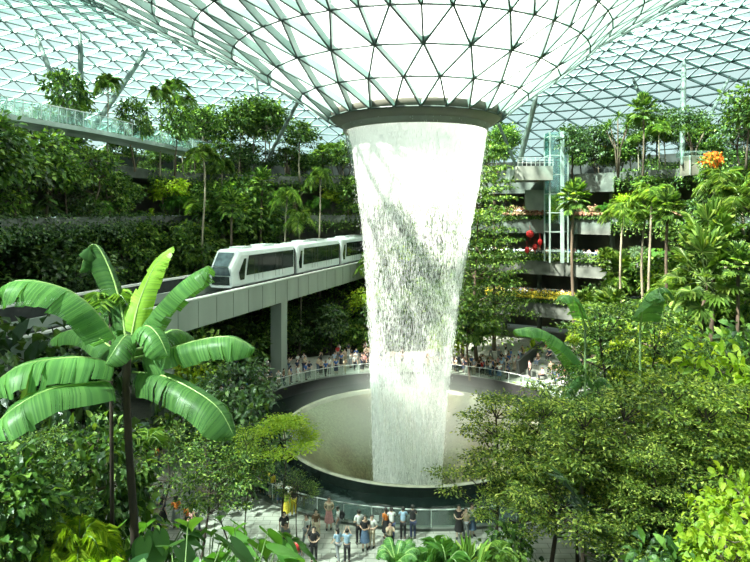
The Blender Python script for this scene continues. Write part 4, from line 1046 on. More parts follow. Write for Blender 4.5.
# named skyline plants
def sky(k, px, ytop, d, H0, label, s=None, v=None): hero(k, px, ytop, d, label, H0, v, s, zb=22.)
sky('fanpalm', 643, 96, 67, 6.4, 'fan palm rising highest against the dome on the right', .95)
sky('dracaena', 618, 116, 70, 4.9, 'spiky headed dracaena left of the highest fan palm', 1.1)
sky('dracaena', 694, 118, 66, 4.9, 'spiky headed dracaena right of the roof column', 1.0)
sky('broad', 746, 88, 56, 6, 'leafy tree high at the right edge of the picture', 1.0)
sky('dark', 742, 100, 60, 6, 'dark leafy tree high at the right edge behind the other', 1.0)
sky('feather', 108, 66, 58, 7.4, 'feather palm standing alone above the walkway, left one', .62)
sky('feather', 160, 77, 66, 7.4, 'feather palm above the walkway, right of the crossing strut', .72)
sky('broad', 66, 70, 55, 6, 'round leafy tree behind the walkway between strut and column', .85)
sky('broad', 175, 100, 66, 6, 'leafy tree at the end of the upper walkway', .9)
sky('tall', 205, 104, 74, 11, 'leafy tree where the upper walkway ends', .8)
sky('broad', 135, 98, 60, 6, 'flat topped leafy tree beside the crossing strut', .7)
sky('tall', 238, 100, 80, 11, 'rounded tree left of the slim strut by the falls', .9)
sky('tall', 300, 118, 82, 11, 'rounded tree behind the slim strut by the falls', .9)
sky('dark', 572, 124, 76, 6, 'dark rounded tree just right of the lift tower', 1.0)
sky('dark', 596, 122, 78, 6, 'dark rounded tree second right of the lift tower', .9)
sky('broad', 492, 132, 86, 6, 'leafy tree under the right end of the oculus ring', 1.2)
sky('fanpalm', 573, 186, 70, 6.4, 'single fan palm with brown trunk in front of the upper terrace', .8) if False else None
hero('fantall', 574, 186, 66, 'single fan palm with brown trunk in front of the upper terrace', 16.2, 0, 1.0, zb=0)
hero('feathertall', 652, 172, 58, 'tall palm with long pale trunk in front of the right terraces', 12.6, 0, 1.3)
hero('fanpalm', 712, 208, 50, 'large light fan palm on the right slope', 6.4, 1, 1.25)
hero('fanpalm', 706, 238, 44, 'lower light fan palm with orange brown trunk on the right slope', 6.4, 2, 1.1)
hero('feathertall', 287, 178, 72, 'palm with white trunk in the planting above the train', 12.6, 1, 1.1)
hero('feathertall', 299, 200, 71, 'shorter palm with white trunk above the train', 12.6, 0, 1.0)
hero('feathertall', 203, 138, 66, 'palm with pale trunk below the end of the walkway', 12.6, 0, 1.1, zb=11.3)
for a in (('fantall', 232, 196, 68, 'fan palm with its crown just above the train roof line', 16.2, 0, .8, 3.), ('feathertall', 222, 150, 76, 'feather palm beneath the end of the upper walkway', 12.6, 1, 1.0, 8.), ('fantall', 262, 172, 74, 'fan palm in the middle of the planting left of the falls', 16.2, 0, .85, 5.), ('feathertall', 320, 160, 80, 'feather palm beside the falls on the left', 12.6, 0, 1.0, 9.), ('fantall', 668, 196, 56, 'fan palm standing right of the tall pale trunked palm', 16.2, 0, .8, 3.), ('fantall', 738, 250, 42, 'fan palm low at the right edge', 16.2, 0, .7, 2.)):
    hero(a[0], a[1], a[2], a[3], a[4], a[5], a[6], a[7], zb=max(ground_z(at(a[1], a[2], a[3]).x, a[3]), 0))
# orange flowering tree
ot = hero('broad', 712, 156, 62, 'small tree crowned with orange blossom near the kiosk', 6, 0, .6, zb=16.8)
r = np.random.default_rng(77); mb = MB(); n = 260
P = unit_rand(r, n) * np.array([1.7, 1.7, .9]) * r.uniform(.6, 1, (n, 1)) + np.array([0, 0, 5.6]); broad(mb, P, unit_rand(r, n), unit_rand(r, n) + np.array([0, 0, 1.]), .4, .3)
o = link('blossom', mb.mesh('blossom', M['flower_o'])); o.parent = ot; o['label'] = 'orange blossom'; ot['category'] = 'tree'

# hedges and creepers hanging from terrace edges (uncountable)
def creeper(name, label, z, base, d0, d1, matn, n, drop=1.3, rise=.5, seed=1, L=.3, out=.35, cat='hedge'):
    r = np.random.default_rng(seed); d = r.uniform(d0, d1, n); R = np.array([rin(base, x) for x in d]); a = np.radians(d)
    hang = r.random(n) ** 1.5; zz = z + .55 + rise * r.random(n) * (hang < .35) - drop * hang * (.5 + .5 * np.sin(d * 3.1) ** 2); rr = R + np.where(hang < .35, r.uniform(-.2, 1.2, n), r.uniform(-out, -.05, n))
    P = np.stack([AX + rr * np.cos(a), AY + rr * np.sin(a), zz], 1); I = np.stack([-np.cos(a), -np.sin(a), np.zeros(n)], 1)
    D = I * .8 + r.normal(size=(n, 3)) * .6 - np.array([0, 0, .4]); Nn = r.normal(size=(n, 3)) * .4 + np.array([0, 0, 1]) + I * .4
    mb = MB(); broad(mb, P, D, Nn, L * r.uniform(.6, 1.3, n), L * .55); o = mb.build(name, M[matn]); tag(o, label, cat, kind='stuff'); return o
for (z, R0), nm in zip(LEV, ('first', 'second', 'third', 'top')):
    creeper('creeper', 'creepers hanging over the %s right hand terrace edge' % nm, z, R0, -20, 44, 'L_mid', 5200, seed=int(z), drop=2.6)
    creeper('creeper', 'creepers hanging over the %s terrace edge behind the falls' % nm, z, R0, 78, 145, 'L_mid', 5200, seed=int(z) + 1, drop=2.6)
    if z < 20: creeper('creeper', 'creepers hanging over the %s left hand terrace edge' % nm, z, R0, 145, 210, 'L_dark', 4500, seed=int(z) + 2, drop=2.2)
for (z, R0), nm in zip(LEV[:3], ('lowest', 'middle', 'upper')):
    creeper('planter_hedge', 'green planter hedge along the %s open terrace right of the falls' % nm, z, R0, 44, 78, 'L_mid', 3600, seed=50 + int(z), drop=.45)
creeper('yellow_flowers', 'strip of yellow flowers along the lowest open terrace', 5.9, 35, 50, 70, 'flower_y', 1800, drop=.3, rise=.7, seed=61, L=.26, cat='flowers')
creeper('bromeliads', 'strip of reddish bromeliads along the upper open terrace', 16.9, 37, 30, 66, 'flower_r', 2600, drop=.2, rise=.9, seed=62, L=.34, cat='flowers')
# undergrowth over the slopes
def undergrowth(label, d0, d1, r0, r1, n, matn, seed, L=.45):
    r = np.random.default_rng(seed); mb = MB(); P = []
    for _ in range(n):
        d = r.uniform(d0, d1); R = r.uniform(r0, r1); h = hill(R, math.radians(d))
        if h < .25: continue
        x, y, _z = pol(R, math.radians(d)); P.append((x, y, h + r.random() ** 1.5 * (.9 + .6 * math.sin(x * .8) * math.cos(y * .7)) * (.5 if d0 > 200 else 1)))
    P = np.array(P); n = len(P); D = nrm(r.normal(size=(n, 3)) + np.array([0, 0, .4])); Nn = nrm(r.normal(size=(n, 3)) * .5 + np.array([0, 0, 1.]))
    broad(mb, P, D, Nn, L * r.uniform(.5, 1.4, n), L * .5); o = mb.build('undergrowth', M[matn]); tag(o, label, 'undergrowth', kind='stuff')
undergrowth('leafy undergrowth covering the right hand slope', -40, 46, 24, 37, 16000, 'L_mid', 71)
undergrowth('leafy undergrowth covering the slope behind the falls', 80, 150, 25, 38, 16000, 'L_mid', 72)
undergrowth('dark undergrowth behind the guideway', 148, 215, 31, 38, 9000, 'L_dark', 73)
undergrowth('undergrowth under the foreground plants', 215, 340, 22, 42, 14000, 'L_dark', 74, .28)

# ================================================================== THE BIG BANANA PALM (front left)
D0 = 19.0
crown_c = at(128, 350, D0); zb = ground_z(crown_c.x, D0)
r5 = 0
bp = empty('banana_palm', (at(137, 562, D0).x, D0, zb), 'big banana palm with long paddle leaves and dark trunk at the front left', 'palm', rz=0)
mb = MB(); base = Vector((at(137, 562, D0).x, D0, zb - .2))
mb.tube([base, at(134, 520, D0), at(129, 450, D0), at(126, 385, D0), at(127, 352, D0)], [.16, .13, .12, .12, .15], 10); mb.build('trunk', M['barkdark'], bp, True)
r = np.random.default_rng(5)
LV = [  # picture points of each midrib with depth offsets, width, tear, hang, flip
    ([(122, 352, 0), (104, 322, -.3), (78, 296, -.7), (45, 283, -1.0), (15, 281, -1.2), (-2, 290, -1.3)], .95, 1.25, .75, 0, 'L_banana'),
    ([(118, 366, 0), (90, 358, -.8), (55, 359, -1.4), (20, 366, -1.8), (-8, 384, -2.0)], 1.0, .25, .55, 0, 'L_banana'),
    ([(112, 380, -.2), (85, 384, -1.3), (48, 390, -2.2), (14, 408, -2.8), (-8, 428, -3.0)], .95, .2, .5, 0, 'L_banana'),
    ([(126, 345, 0), (122, 312, .5), (112, 275, .9), (98, 247, 1.1), (88, 248, 1.0), (80, 272, .9)], .6, .75, 1.2, 0, 'L_banana'),
    ([(130, 345, .1), (137, 310, .5), (148, 280, .8), (160, 258, 1.0), (173, 247, 1.1)], .48, .25, .35, .3, 'L_banana2'),
    ([(133, 348, 0), (150, 318, -.1), (172, 292, -.2), (192, 275, -.3), (208, 266, -.4)], .72, .35, .7, 0, 'L_banana'),
    ([(135, 358, 0), (165, 350, -.2), (200, 340, -.4), (230, 337, -.5), (255, 348, -.5)], .80, .55, .8, 0, 'L_banana'),
    ([(133, 372, 0), (160, 375, -.6), (190, 388, -1.2), (218, 408, -1.6), (234, 436, -1.8)], .82, .45, .6, 0, 'L_banana'),
    ([(136, 345, 0), (128, 335, -.5), (118, 345, -1.0), (106, 364, -1.3)], .55, .2, .6, 0, 'L_banana'),
    ([(134, 340, -.1), (146, 326, -.6), (158, 335, -1.0), (168, 356, -1.2)], .6, .3, .7, 0, 'L_banana'),
    ([(124, 355, 0), (108, 345, .9), (90, 332, 1.6), (70, 330, 2.2), (52, 340, 2.6)], .6, .9, .9, 0, 'L_banana'),
    ([(130, 350, 0), (120, 320, 1.2), (110, 300, 2.0), (100, 295, 2.8), (92, 310, 3.2)], .6, .9, 1.0, 0, 'L_banana'),
    ([(132, 350, 0), (150, 345, 1.0), (172, 330, 1.8), (188, 335, 2.4), (198, 352, 2.8)], .6, .8, .9, 0, 'L_banana'),
]
for pts, wd_, tear, hang, flip, mt in LV:
    mb = MB(); paddle(mb, [tuple(at(x, y, D0 + dd)) for x, y, dd in pts], wd_, r, tear * .8, hang, 90, .04, 0, flip); mb.build('leaf', [M[mt], M['midrib']], bp, True)
# pale torn leaves at the right
def lone(label, base_px, d, leaves_, zb=None):
    b = at(base_px[0], base_px[1], d); zb = ground_z(b.x, d) if zb is None else zb
    e = empty('banana_plant', (b.x, d, zb), label, 'plant'); mb = MB(); mb.tube([(b.x, d, zb - .2), (b.x, d, (zb + b.z) / 2), tuple(b)], [.11, .08, .05], 8); mb.build('stem', M['stalk'], e, True)
    for pts, w_, tear, hang in leaves_:
        mb = MB(); paddle(mb, [tuple(at(x, y, d + dd)) for x, y, dd in pts], w_, r, tear, hang, 50, .045); mb.build('leaf', [M['L_banana'], M['midrib']], e, True)
lone('banana plant whose long torn leaf arches over the stone steps', (592, 385), 30, [
    ([(592, 385, 0), (575, 358, -.4), (556, 338, -.8), (535, 328, -1.1), (514, 330, -1.4)], .75, .8, .7),
    ([(592, 385, 0), (602, 378, -.5), (612, 388, -.9), (620, 400, -1.1)], .5, .6, .9),
    ([(592, 385, 0), (580, 376, -.8), (570, 384, -1.2), (560, 400, -1.5)], .5, .6, .9)])
lone('banana plant with a single pale leaf beyond the grove', (585, 325), 28.5, [([(585, 325, 0), (580, 308, -.3), (574, 298, -.6), (566, 295, -.9), (560, 300, -1.2)], .5, .5, .6)])
lone('banana plant with a broad arched leaf below the fan palms', (640, 330), 28.5, [([(640, 330, 0), (643, 308, -.3), (650, 294, -.6), (660, 288, -.9), (666, 292, -1.2)], .85, .6, .6)])
# thin bare trunks at the front left and in the grove
for (x0, y0, x1, y1, d, rr, lab, bk) in ((113, 562, 110, 300, 20, .085, 'very thin dark palm trunk left of the banana palm', 'barkdark'), (150, 562, 147, 440, 24, .1, 'dark slim trunk right of the banana palm', 'barkdark')):
    b = at(x0, y0, d); t_ = at(x1, y1, d); zb = ground_z(b.x, d); e = empty('slim_palm', (b.x, d, zb), lab, 'palm'); mb = MB(); mb.tube([(b.x, d, zb - .2), tuple(b.lerp(t_, .5)), tuple(t_)], [rr, rr * .8, rr * .6], 8); mb.build('trunk', M[bk], e, True)
    mb = MB()
    for k in range(9):
        q = [tuple(np.array(p) + np.array(t_)) for p in arch(2.4 * k, 1.3, .3 + .08 * k, .6, 0)]; frond(mb, q, .5, 14, r, rach=.02)
    mb.build('fronds', [M['L_palm'], M['stalk']], e)

# one dark arching feather frond plant among the grove trunks
b = at(606, 575, 23); zb = ground_z(b.x, 23); e = empty('feather_palm', (b.x, 23, zb), 'dark feather palm whose single long frond arches among the grove trunks', 'palm')
for pts in ([(606, 575, 23), (596, 535, 22.6), (582, 502, 22.3), (566, 480, 22.1), (556, 478, 22.0)], [(606, 575, 23), (622, 548, 22.7), (640, 530, 22.4), (655, 528, 22.2)], [(606, 575, 23), (600, 550, 23.4), (598, 520, 23.8), (590, 500, 24)]):
    mb = MB(); frond(mb, [tuple(at(x, y, d)) for x, y, d in pts], 1.0, 34, r, wid=.08, droop=.25, rach=.04); mb.build('frond', [M['L_dark'], M['stalk']], e)
mb = MB(); mb.tube([(b.x, 23, zb - .1), tuple(b)], .12, 7); mb.build('stem', M['stalk'], e, True)
# ================================================================== STEPS
st = empty('stone_steps', pol(18, math.radians(25)), 'curved tiers of stone seating steps by the pool, right of the falls', 'steps')
for k in range(5):
    mb = MB(); r0 = 17.6 + k * .95; z1 = .45 * (k + 1); mb.lathe([(r0, -.05), (r0, z1), (24, z1), (24, -.05)], (AX, AY), 24, math.radians(22), math.radians(47))
    mb.build('tier', M['concrete'], st)
mb = MB(); a = pol(17.4, math.radians(47.5)); b = pol(23.5, math.radians(47.5)); mb.beam(Vector(a) + Vector((0, 0, 1.3)), Vector(b) + Vector((0, 0, 2.6)), .3, 1.5, (0, 0, 1)); mb.build('side_wall', M['dark'], st)

# ================================================================== PEOPLE
def skin(vs, es, rad, sub=1, name='body'):
    bm = bmesh.new(); lay = bm.verts.layers.skin.verify(); V = []
    for i, (p, r_) in enumerate(zip(vs, rad)):
        v = bm.verts.new(p); V.append(v); rr = r_ if hasattr(r_, '__len__') else (r_, r_); v[lay].radius = rr; v[lay].use_root = (i == 0)
    for a, b in es: bm.edges.new((V[a], V[b]))
    me = bpy.data.meshes.new(name); bm.to_mesh(me); bm.free()
    o = bpy.data.objects.new(name, me); C.objects.link(o)
    m = o.modifiers.new('s', 'SKIN'); m.use_smooth_shade = True
    if sub: o.modifiers.new('u', 'SUBSURF').levels = sub; o.modifiers[-1].render_levels = sub
    dg = bpy.context.evaluated_depsgraph_get(); dg.update(); out = bpy.data.meshes.new_from_object(o.evaluated_get(dg))
    bpy.data.objects.remove(o); return out
def mesh_arrays(me):
    V = np.zeros(len(me.vertices) * 3); me.vertices.foreach_get('co', V); return V.reshape(-1, 3), [list(p.vertices) for p in me.polygons]

def person_proto(pose, female=False, dress=False, bag=False):
    """faces +Y, feet on z=0, 1.68 m tall"""
    v = {}
    sit = pose == 'sit'; dz = -.42 if sit else 0; lean = .16 if pose == 'lean' else (.04 if pose == 'walk' else 0)
    hipz = .93 + dz
    v['pel'] = (0, 0, hipz + .03); v['wai'] = (0, lean * .35, hipz + .17); v['che'] = (0, lean * .75, hipz + .36); v['nec0'] = (0, lean, hipz + .50)
    v['nec'] = (0, lean + .01, hipz + .57); v['hd'] = (0, lean + .03, hipz + .66); v['top'] = (0, lean + .02, hipz + .74)
    sw = .155 if female else .18
    step = {'walk': .22}.get(pose, .03)
    for s, n in ((-1, 'l'), (1, 'r')):
        v['hip' + n] = (s * .09, 0, hipz - .03)
        if sit:
            v['kn' + n] = (s * .12, .42, hipz - .02); v['an' + n] = (s * .12, .40, .09); v['to' + n] = (s * .13, .56, .04)
        else:
            q = step * s; v['kn' + n] = (s * .10, q * .55 + .03, .50); v['an' + n] = (s * .10, q - .01, .09); v['to' + n] = (s * .12, q + .14, .035)
        v['sh' + n] = (s * sw, lean, hipz + .47)
        if pose in ('stand', 'sit') or (pose == 'photo1' and s < 0): e, w, h = (s * (sw + .05), lean - .03, hipz + .20), (s * (sw + .05), lean + .06, hipz - .03), (s * (sw + .04), lean + .10, hipz - .12)
        elif pose == 'walk': e, w, h = (s * (sw + .04), -s * .10, hipz + .20), (s * (sw + .04), -s * .16 + .1, hipz + 0), (s * (sw + .03), -s * .18 + .17, hipz - .07)
        elif pose in ('photo', 'photo1'): e, w, h = (s * (sw + .04), lean + .20, hipz + .36), (s * .09, lean + .36, hipz + .58), (s * .065, lean + .39, hipz + .66)
        elif pose == 'lean': e, w, h = (s * (sw + .07), lean + .16, hipz + .24), (s * .12, lean + .36, hipz + .20), (s * .07, lean + .42, hipz + .20)
        elif pose == 'cheer': e, w, h = (s * (sw + .14), 0, hipz + .64), (s * (sw + .10), .03, hipz + .88), (s * (sw + .08), .04, hipz + .97)
        else: e, w, h = (s * (sw + .10), -.04, hipz + .22), (s * .14, .14, hipz + .14), (s * .06, .19, hipz + .15)
        if sit: w, h = (s * .16, .26, hipz + .08), (s * .13, .34, hipz + .06)
        v['el' + n], v['wr' + n], v['ha' + n] = e, w, h
    R = {'pel': (.15, .11), 'wai': (.125, .095), 'che': (.15, .105), 'nec0': (.085, .075), 'nec': (.055, .055), 'hd': (.088, .105), 'top': (.07, .085)}
    if female: R['wai'] = (.105, .085); R['pel'] = (.155, .115); R['che'] = (.135, .10)
    E = [('pel', 'wai'), ('wai', 'che'), ('che', 'nec0'), ('nec0', 'nec'), ('nec', 'hd'), ('hd', 'top')]
    for n in 'lr':
        R.update({'hip' + n: .088, 'kn' + n: .055, 'an' + n: .038, 'to' + n: .032, 'sh' + n: .052, 'el' + n: .036, 'wr' + n: .026, 'ha' + n: (.036, .02)})
        E += [('pel', 'hip' + n), ('hip' + n, 'kn' + n), ('kn' + n, 'an' + n), ('an' + n, 'to' + n), ('nec0', 'sh' + n), ('sh' + n, 'el' + n), ('el' + n, 'wr' + n), ('wr' + n, 'ha' + n)]
        # fingers and thumb
        H = np.array(v['ha' + n]); Wv = np.array(v['wr' + n]); d = nrm(H - Wv); sx = np.cross(d, [0, 1., 0]) if abs(d[1]) < .7 else np.array([1., 0, 0]); sx = nrm(sx); pn = np.cross(d, sx)
        for k in range(4):
            o = (k - 1.5) * .019; L = (.06, .075, .07, .052)[k]
            v['f%s%d' % (n, k)] = tuple(H + sx * o + d * .025); v['g%s%d' % (n, k)] = tuple(H + sx * o + d * (.025 + L * .6) + pn * .006); v['h%s%d' % (n, k)] = tuple(H + sx * o + d * (.02 + L) + pn * .022)
            R.update({'f%s%d' % (n, k): .010, 'g%s%d' % (n, k): .009, 'h%s%d' % (n, k): .007}); E += [('ha' + n, 'f%s%d' % (n, k)), ('f%s%d' % (n, k), 'g%s%d' % (n, k)), ('g%s%d' % (n, k), 'h%s%d' % (n, k))]
        v['t' + n] = tuple(H - d * .02 + sx * .045 + pn * .01); v['u' + n] = tuple(H + d * .025 + sx * .055 + pn * .02); R.update({'t' + n: .011, 'u' + n: .009}); E += [('ha' + n, 't' + n), ('t' + n, 'u' + n)]
    keys = list(v)
    def sk(names, edges, radf, sub=1, name='x'):
        ix = {k: i for i, k in enumerate(names)}
        return skin([v[k] if isinstance(k, str) else k for k in names], [(ix[a], ix[b]) for a, b in edges], [radf(k) for k in names], sub, name)
    body = sk(keys, E, lambda k: R[k], 1, 'person_body')
    BV, BF = mesh_arrays(body); mb = MB(); mb.add(BV, BF, 0)
    hx, hy, hz = v['hd']; fy = hy + .10
    mb.ell((0, fy + .008, hz - .005), (.013, .018, .022), 6, 0)                       # nose
    for s in (-1, 1): mb.ell((s * .032, fy - .008, hz + .018), (.012, .008, .008), 6, 1); mb.ell((s * .09, hy, hz), (.012, .02, .03), 6, 0)
    mb.ell((0, fy - .006, hz - .045), (.022, .008, .007), 6, 2)                       # mouth
    parts = [('body', mb.mesh('body', [M['skin'], M['eye'], M['cloth_pink']], True))]
    g = .014
    def grow(k, a=g):
        q = R[k]; return (q[0] + a, q[1] + a) if hasattr(q, '__len__') else q + a
    # shirt
    for n in 'lr':
        a, b = np.array(v['sh' + n]), np.array(v['el' + n]); v['sl' + n] = tuple(a + (b - a) * .75); R['sl' + n] = .050
    names = ['pel', 'wai', 'che', 'nec0', 'shl', 'shr', 'sll', 'slr']; R['pel'] = (R['pel'][0], R['pel'][1])
    sh = sk(names, [('pel', 'wai'), ('wai', 'che'), ('che', 'nec0'), ('nec0', 'shl'), ('nec0', 'shr'), ('shl', 'sll'), ('shr', 'slr')], lambda k: grow(k, .02), 1, 'shirt')
    sh.materials.clear(); sh.materials.append(M['cloth_white']); parts.append(('shirt', sh))
    if dress:
        mb = MB(); zt_ = hipz + .12; mb.lathe([(.135, zt_), (.17, hipz), (.21, hipz - .25), (.25, .40)], (0, 0), 14); parts.append(('skirt', mb.mesh('skirt', M['cloth_beige'], True)))
    else:
        nm = ['pel', 'hipl', 'hipr', 'knl', 'knr', 'anl', 'anr']
        tr = sk(nm, [('pel', 'hipl'), ('pel', 'hipr'), ('hipl', 'knl'), ('hipr', 'knr'), ('knl', 'anl'), ('knr', 'anr')], lambda k: grow(k, .022 if k[:2] in ('kn', 'an') else .012), 1, 'trousers')
        tr.materials.clear(); tr.materials.append(M['cloth_navy']); parts.append(('trousers', tr))
    mb = MB(); V = []
    mb.ell((hx, hy - .018, hz + .035), (.108, .118, .105), 12)
    if female: mb.ell((hx, hy - .085, hz - .06), (.085, .05, .16), 10)
    Vh = np.concatenate(mb.v); mask = ~((Vh[:, 1] > hy + .055) & (Vh[:, 2] < hz + .065)); F_ = [f for f in mb.f if all(mask[i] for i in f)]
    m2 = MB(); m2.add(Vh, F_); parts.append(('hair', m2.mesh('hair', M['hairm'], True)))
    for n in 'lr':
        a, t_ = v['an' + n], v['to' + n]; mb = MB(); mb.ell((a[0] * .5 + t_[0] * .5, a[1] * .4 + t_[1] * .6, .045), (.05, .135, .05), 10); parts.append(('shoe', mb.mesh('shoe', M['black'], True)))
    return parts
PP = {}
for ps in ('stand', 'walk', 'photo', 'lean', 'hold', 'sit', 'cheer'):
    PP[ps] = [person_proto(ps, False), person_proto(ps, True, ps in ('stand', 'photo', 'hold'))]
POSE = {'stand': 'standing', 'walk': 'walking', 'photo': 'taking a photo', 'lean': 'leaning', 'hold': 'with hands together', 'sit': 'sitting', 'cheer': 'arms up'}
SKINS = [M['skin'], mat('skin_tan', (.42, .25, .16), (.36, .21, .13), .55, 5), mat('skin_fair', (.62, .42, .32), (.56, .37, .27), .55, 5)]
def person(x, y, z, rz, pose, fem, top_, bot, label=None, group=None, s=None, hairc=None, hide=False):
    s = s or rnd.uniform(.94, 1.05)
    lab = label or 'person in %s and %s %s %s' % (top_, bot, POSE[pose], group[1] if group else '')
    root = empty('person', (x, y, z), lab.strip(), 'person', group[0] if group else None, rz); root.scale = (s,) * 3
    for nm, me in PP[pose][1 if fem else 0]:
        o = bpy.data.objects.new(nm, me); C.objects.link(o); o.parent = root
        m_ = {'shirt': M['cloth_' + top_], 'trousers': M['cloth_' + bot], 'skirt': M['cloth_' + bot], 'body': SKINS[int(x * 7.3) % 3]}.get(nm)
        if m_: sl = o.material_slots[0]; sl.link = 'OBJECT'; sl.material = m_
    return root
def P_(px, py, zf=0.):
    d = (CAMZ - zf) * F_PX / (py - HOR); p = at(px, py, d); return p.x, p.y
def front(px, py, rz, pose, fem, a, b, label): x, y = P_(px, py); return person(x, y, 0, math.radians(rz), pose, fem, a, b, label)
# rz: 0 faces away from the camera (towards the falls)
front(329, 529, 180, 'hold', True, 'beige', 'pink', 'person in pale beige blouse standing alone at the railing below the bowl')
front(372, 547, 160, 'hold', False, 'white', 'beige', 'person in white top and beige trousers facing the camera by the railing')
front(359, 544, 20, 'hold', False, 'white', 'black', 'person in white shirt and black trousers beside the beige trousered one')
front(365, 549, 185, 'hold', True, 'black', 'denim', 'person in black top and light jeans near the railing with arms bent')
front(347, 563, 0, 'photo', False, 'pale blue', 'black', 'person in light blue shirt seen from behind holding hands up, bottom centre')
front(338, 561, 40, 'walk', True, 'pale blue', 'grey', 'person in pale blue walking left of the one in a light blue shirt')
front(314, 562, 175, 'hold', False, 'black', 'black', 'person all in black standing at the bottom edge of the plaza')
front(316, 540, 200, 'stand', True, 'brown', 'beige', 'person in brown top behind the one all in black')
front(307, 547, 150, 'walk', True, 'white', 'grey', 'person in white top with grey trousers walking on the plaza')
front(338, 537, 90, 'stand', False, 'white', 'grey', 'person in white shirt with backpack sideways on the plaza')
front(284, 545, 190, 'stand', False, 'black', 'grey', 'tall person in black shirt beside the thin tree trunk')
front(286, 556, 170, 'stand', True, 'grey', 'black', 'person in grey top below the tall one in black')
front(297, 572, 0, 'stand', False, 'red', 'black', 'child sized person in a red shirt at the bottom edge')
front(288, 512, 0, 'lean', False, 'white', 'lime', 'person in white shirt leaning at the railing next to the one in black')
front(294, 516, 10, 'lean', False, 'black', 'yellow', 'person in black jacket and yellow trousers at the railing')
front(286, 519, 30, 'stand', True, 'lime', 'yellow', 'person in lime yellow outfit behind the railing pair')
for i, (px, py, c1, c2) in enumerate(((262, 494, 'lime', 'navy'), (267, 497, 'yellow', 'navy'), (272, 500, 'yellow', 'grey'), (256, 491, 'lime', 'grey'), (279, 505, 'white', 'navy'))):
    front(px, py, -30 + 12 * i, 'lean' if i % 2 else 'stand', i % 2 == 0, c1, c2, 'person in %s top leaning over the railing, %s of five in the bright row' % (c1, ('second', 'third', 'fourth', 'first', 'last')[i]))
front(392, 540, 10, 'lean', False, 'white', 'navy', 'leftmost person in white of the three at the railing above the small palm')
front(403, 539, -5, 'lean', False, 'pale blue', 'black', 'person in blue checked shirt, middle of the three at the railing')
front(413, 539, 5, 'lean', False, 'black', 'navy', 'person in black, rightmost of the three at the railing')
front(390, 555, 185, 'photo', True, 'beige', 'black', 'person in beige top posing for a photo behind the three')
front(386, 538, 30, 'stand', True, 'orange', 'black', 'person with orange red top at the left of the three')
front(459, 538, 170, 'hold', True, 'black', 'black', 'person in black posing on the promenade beside the grove')
front(466, 538, 160, 'photo', False, 'beige', 'grey', 'person in beige shirt beside the one in black near the grove')
front(472, 536, 200, 'stand', True, 'white', 'denim', 'person in white half hidden by the grove leaves')
front(216, 483, 40, 'walk', False, 'white', 'navy', 'person in white shirt walking under the slender trees on the left path')
lp = [(150, 462, 'white'), (157, 470, 'orange'), (150, 492, 'white'), (156, 503, 'white'), (161, 512, 'white'), (158, 520, 'pale blue'), (163, 528, 'navy'), (156, 537, 'beige'), (176, 528, 'orange'), (188, 533, 'orange'), (196, 531, 'white'), (191, 540, 'pink'), (160, 455, 'yellow'), (146, 448, 'grey'), (148, 400, 'black'), (155, 412, 'navy')]
for i, (px, py, c1) in enumerate(lp):
    x, y = P_(px, py); person(x, y, 0, rnd.uniform(0, 6.28), ('stand', 'walk', 'hold')[i % 3], i % 2 == 0, c1, ('black', 'navy', 'grey')[i % 3], None, ('people on the left path', 'on the left path'))
cols = ['white', 'white', 'white', 'black', 'black', 'grey', 'blue', 'navy', 'beige', 'red', 'pale blue', 'pink', 'white', 'black', 'brown', 'beige']
bots = ['black', 'navy', 'denim', 'grey', 'beige', 'black', 'white']
def crowd(n, d0, d1, r0, r1, z, group, where, seed, poses=('stand', 'hold', 'photo', 'walk', 'lean'), face=True, zf=None, bright=None):
    r = np.random.default_rng(seed); pos = []
    for i in range(n):
        for _ in range(30):
            d = r.uniform(d0, d1); R = r0 + (r1 - r0) * r.random() ** 1.6; x, y, _z = pol(R, math.radians(d))
            if all((x - a) ** 2 + (y - b) ** 2 > .3 for a, b in pos): break
        pos.append((x, y)); a = math.atan2(AY - y, AX - x) - PI / 2 + r.normal() * (.5 if face else 2)
        cs = bright or cols
        person(x, y, zf(R) if zf else z, a, poses[r.integers(len(poses))], r.random() < .5, cs[r.integers(len(cs))], bots[r.integers(len(bots))], None, (group, where))
crowd(62, 112, 172, 16.4, 21.5, 0, 'crowd at the back left of the pool', 'behind the pool at the left', 401)
crowd(30, 140, 165, 21, 26, 0, 'crowd below the guideway', 'in the crowd under the guideway', 402, face=False)
crowd(20, 85, 112, 16.4, 20, 0, 'crowd seen through the falls', 'beyond the falls', 403)
crowd(14, 96, 110, 20.5, 24, 0, 'people on the raised path behind the falls', 'on the path behind the falls', 404)
crowd(34, 52, 82, 16.4, 20, 0, 'crowd at the back right of the pool', 'in the crowd right of the falls', 405)
crowd(22, 50, 64, 17, 26, 0, 'people on the path beside the stone steps', 'on the path by the stone steps', 406, face=False)
crowd(24, 24, 46, 17.8, 22.2, 0, 'people on the stone steps', 'on the stone steps', 407, poses=('sit', 'sit', 'stand'), zf=lambda R: .45 * (1 + min(4, int((R - 17.6) / .95))))
for (z, R0), nm, k in zip(LEV[:3], ('lowest', 'middle', 'upper'), (1, 2, 3)):
    crowd(34 if k > 1 else 26, 47, 70, R0 + 1.65, R0 + 3.0, z, 'people behind the balustrade of the %s open terrace' % nm, 'behind the %s open terrace balustrade' % nm, 410 + k, poses=('stand', 'lean', 'photo', 'hold'), bright=['white', 'pink', 'beige', 'red', 'black', 'white', 'pale blue', 'blue'])
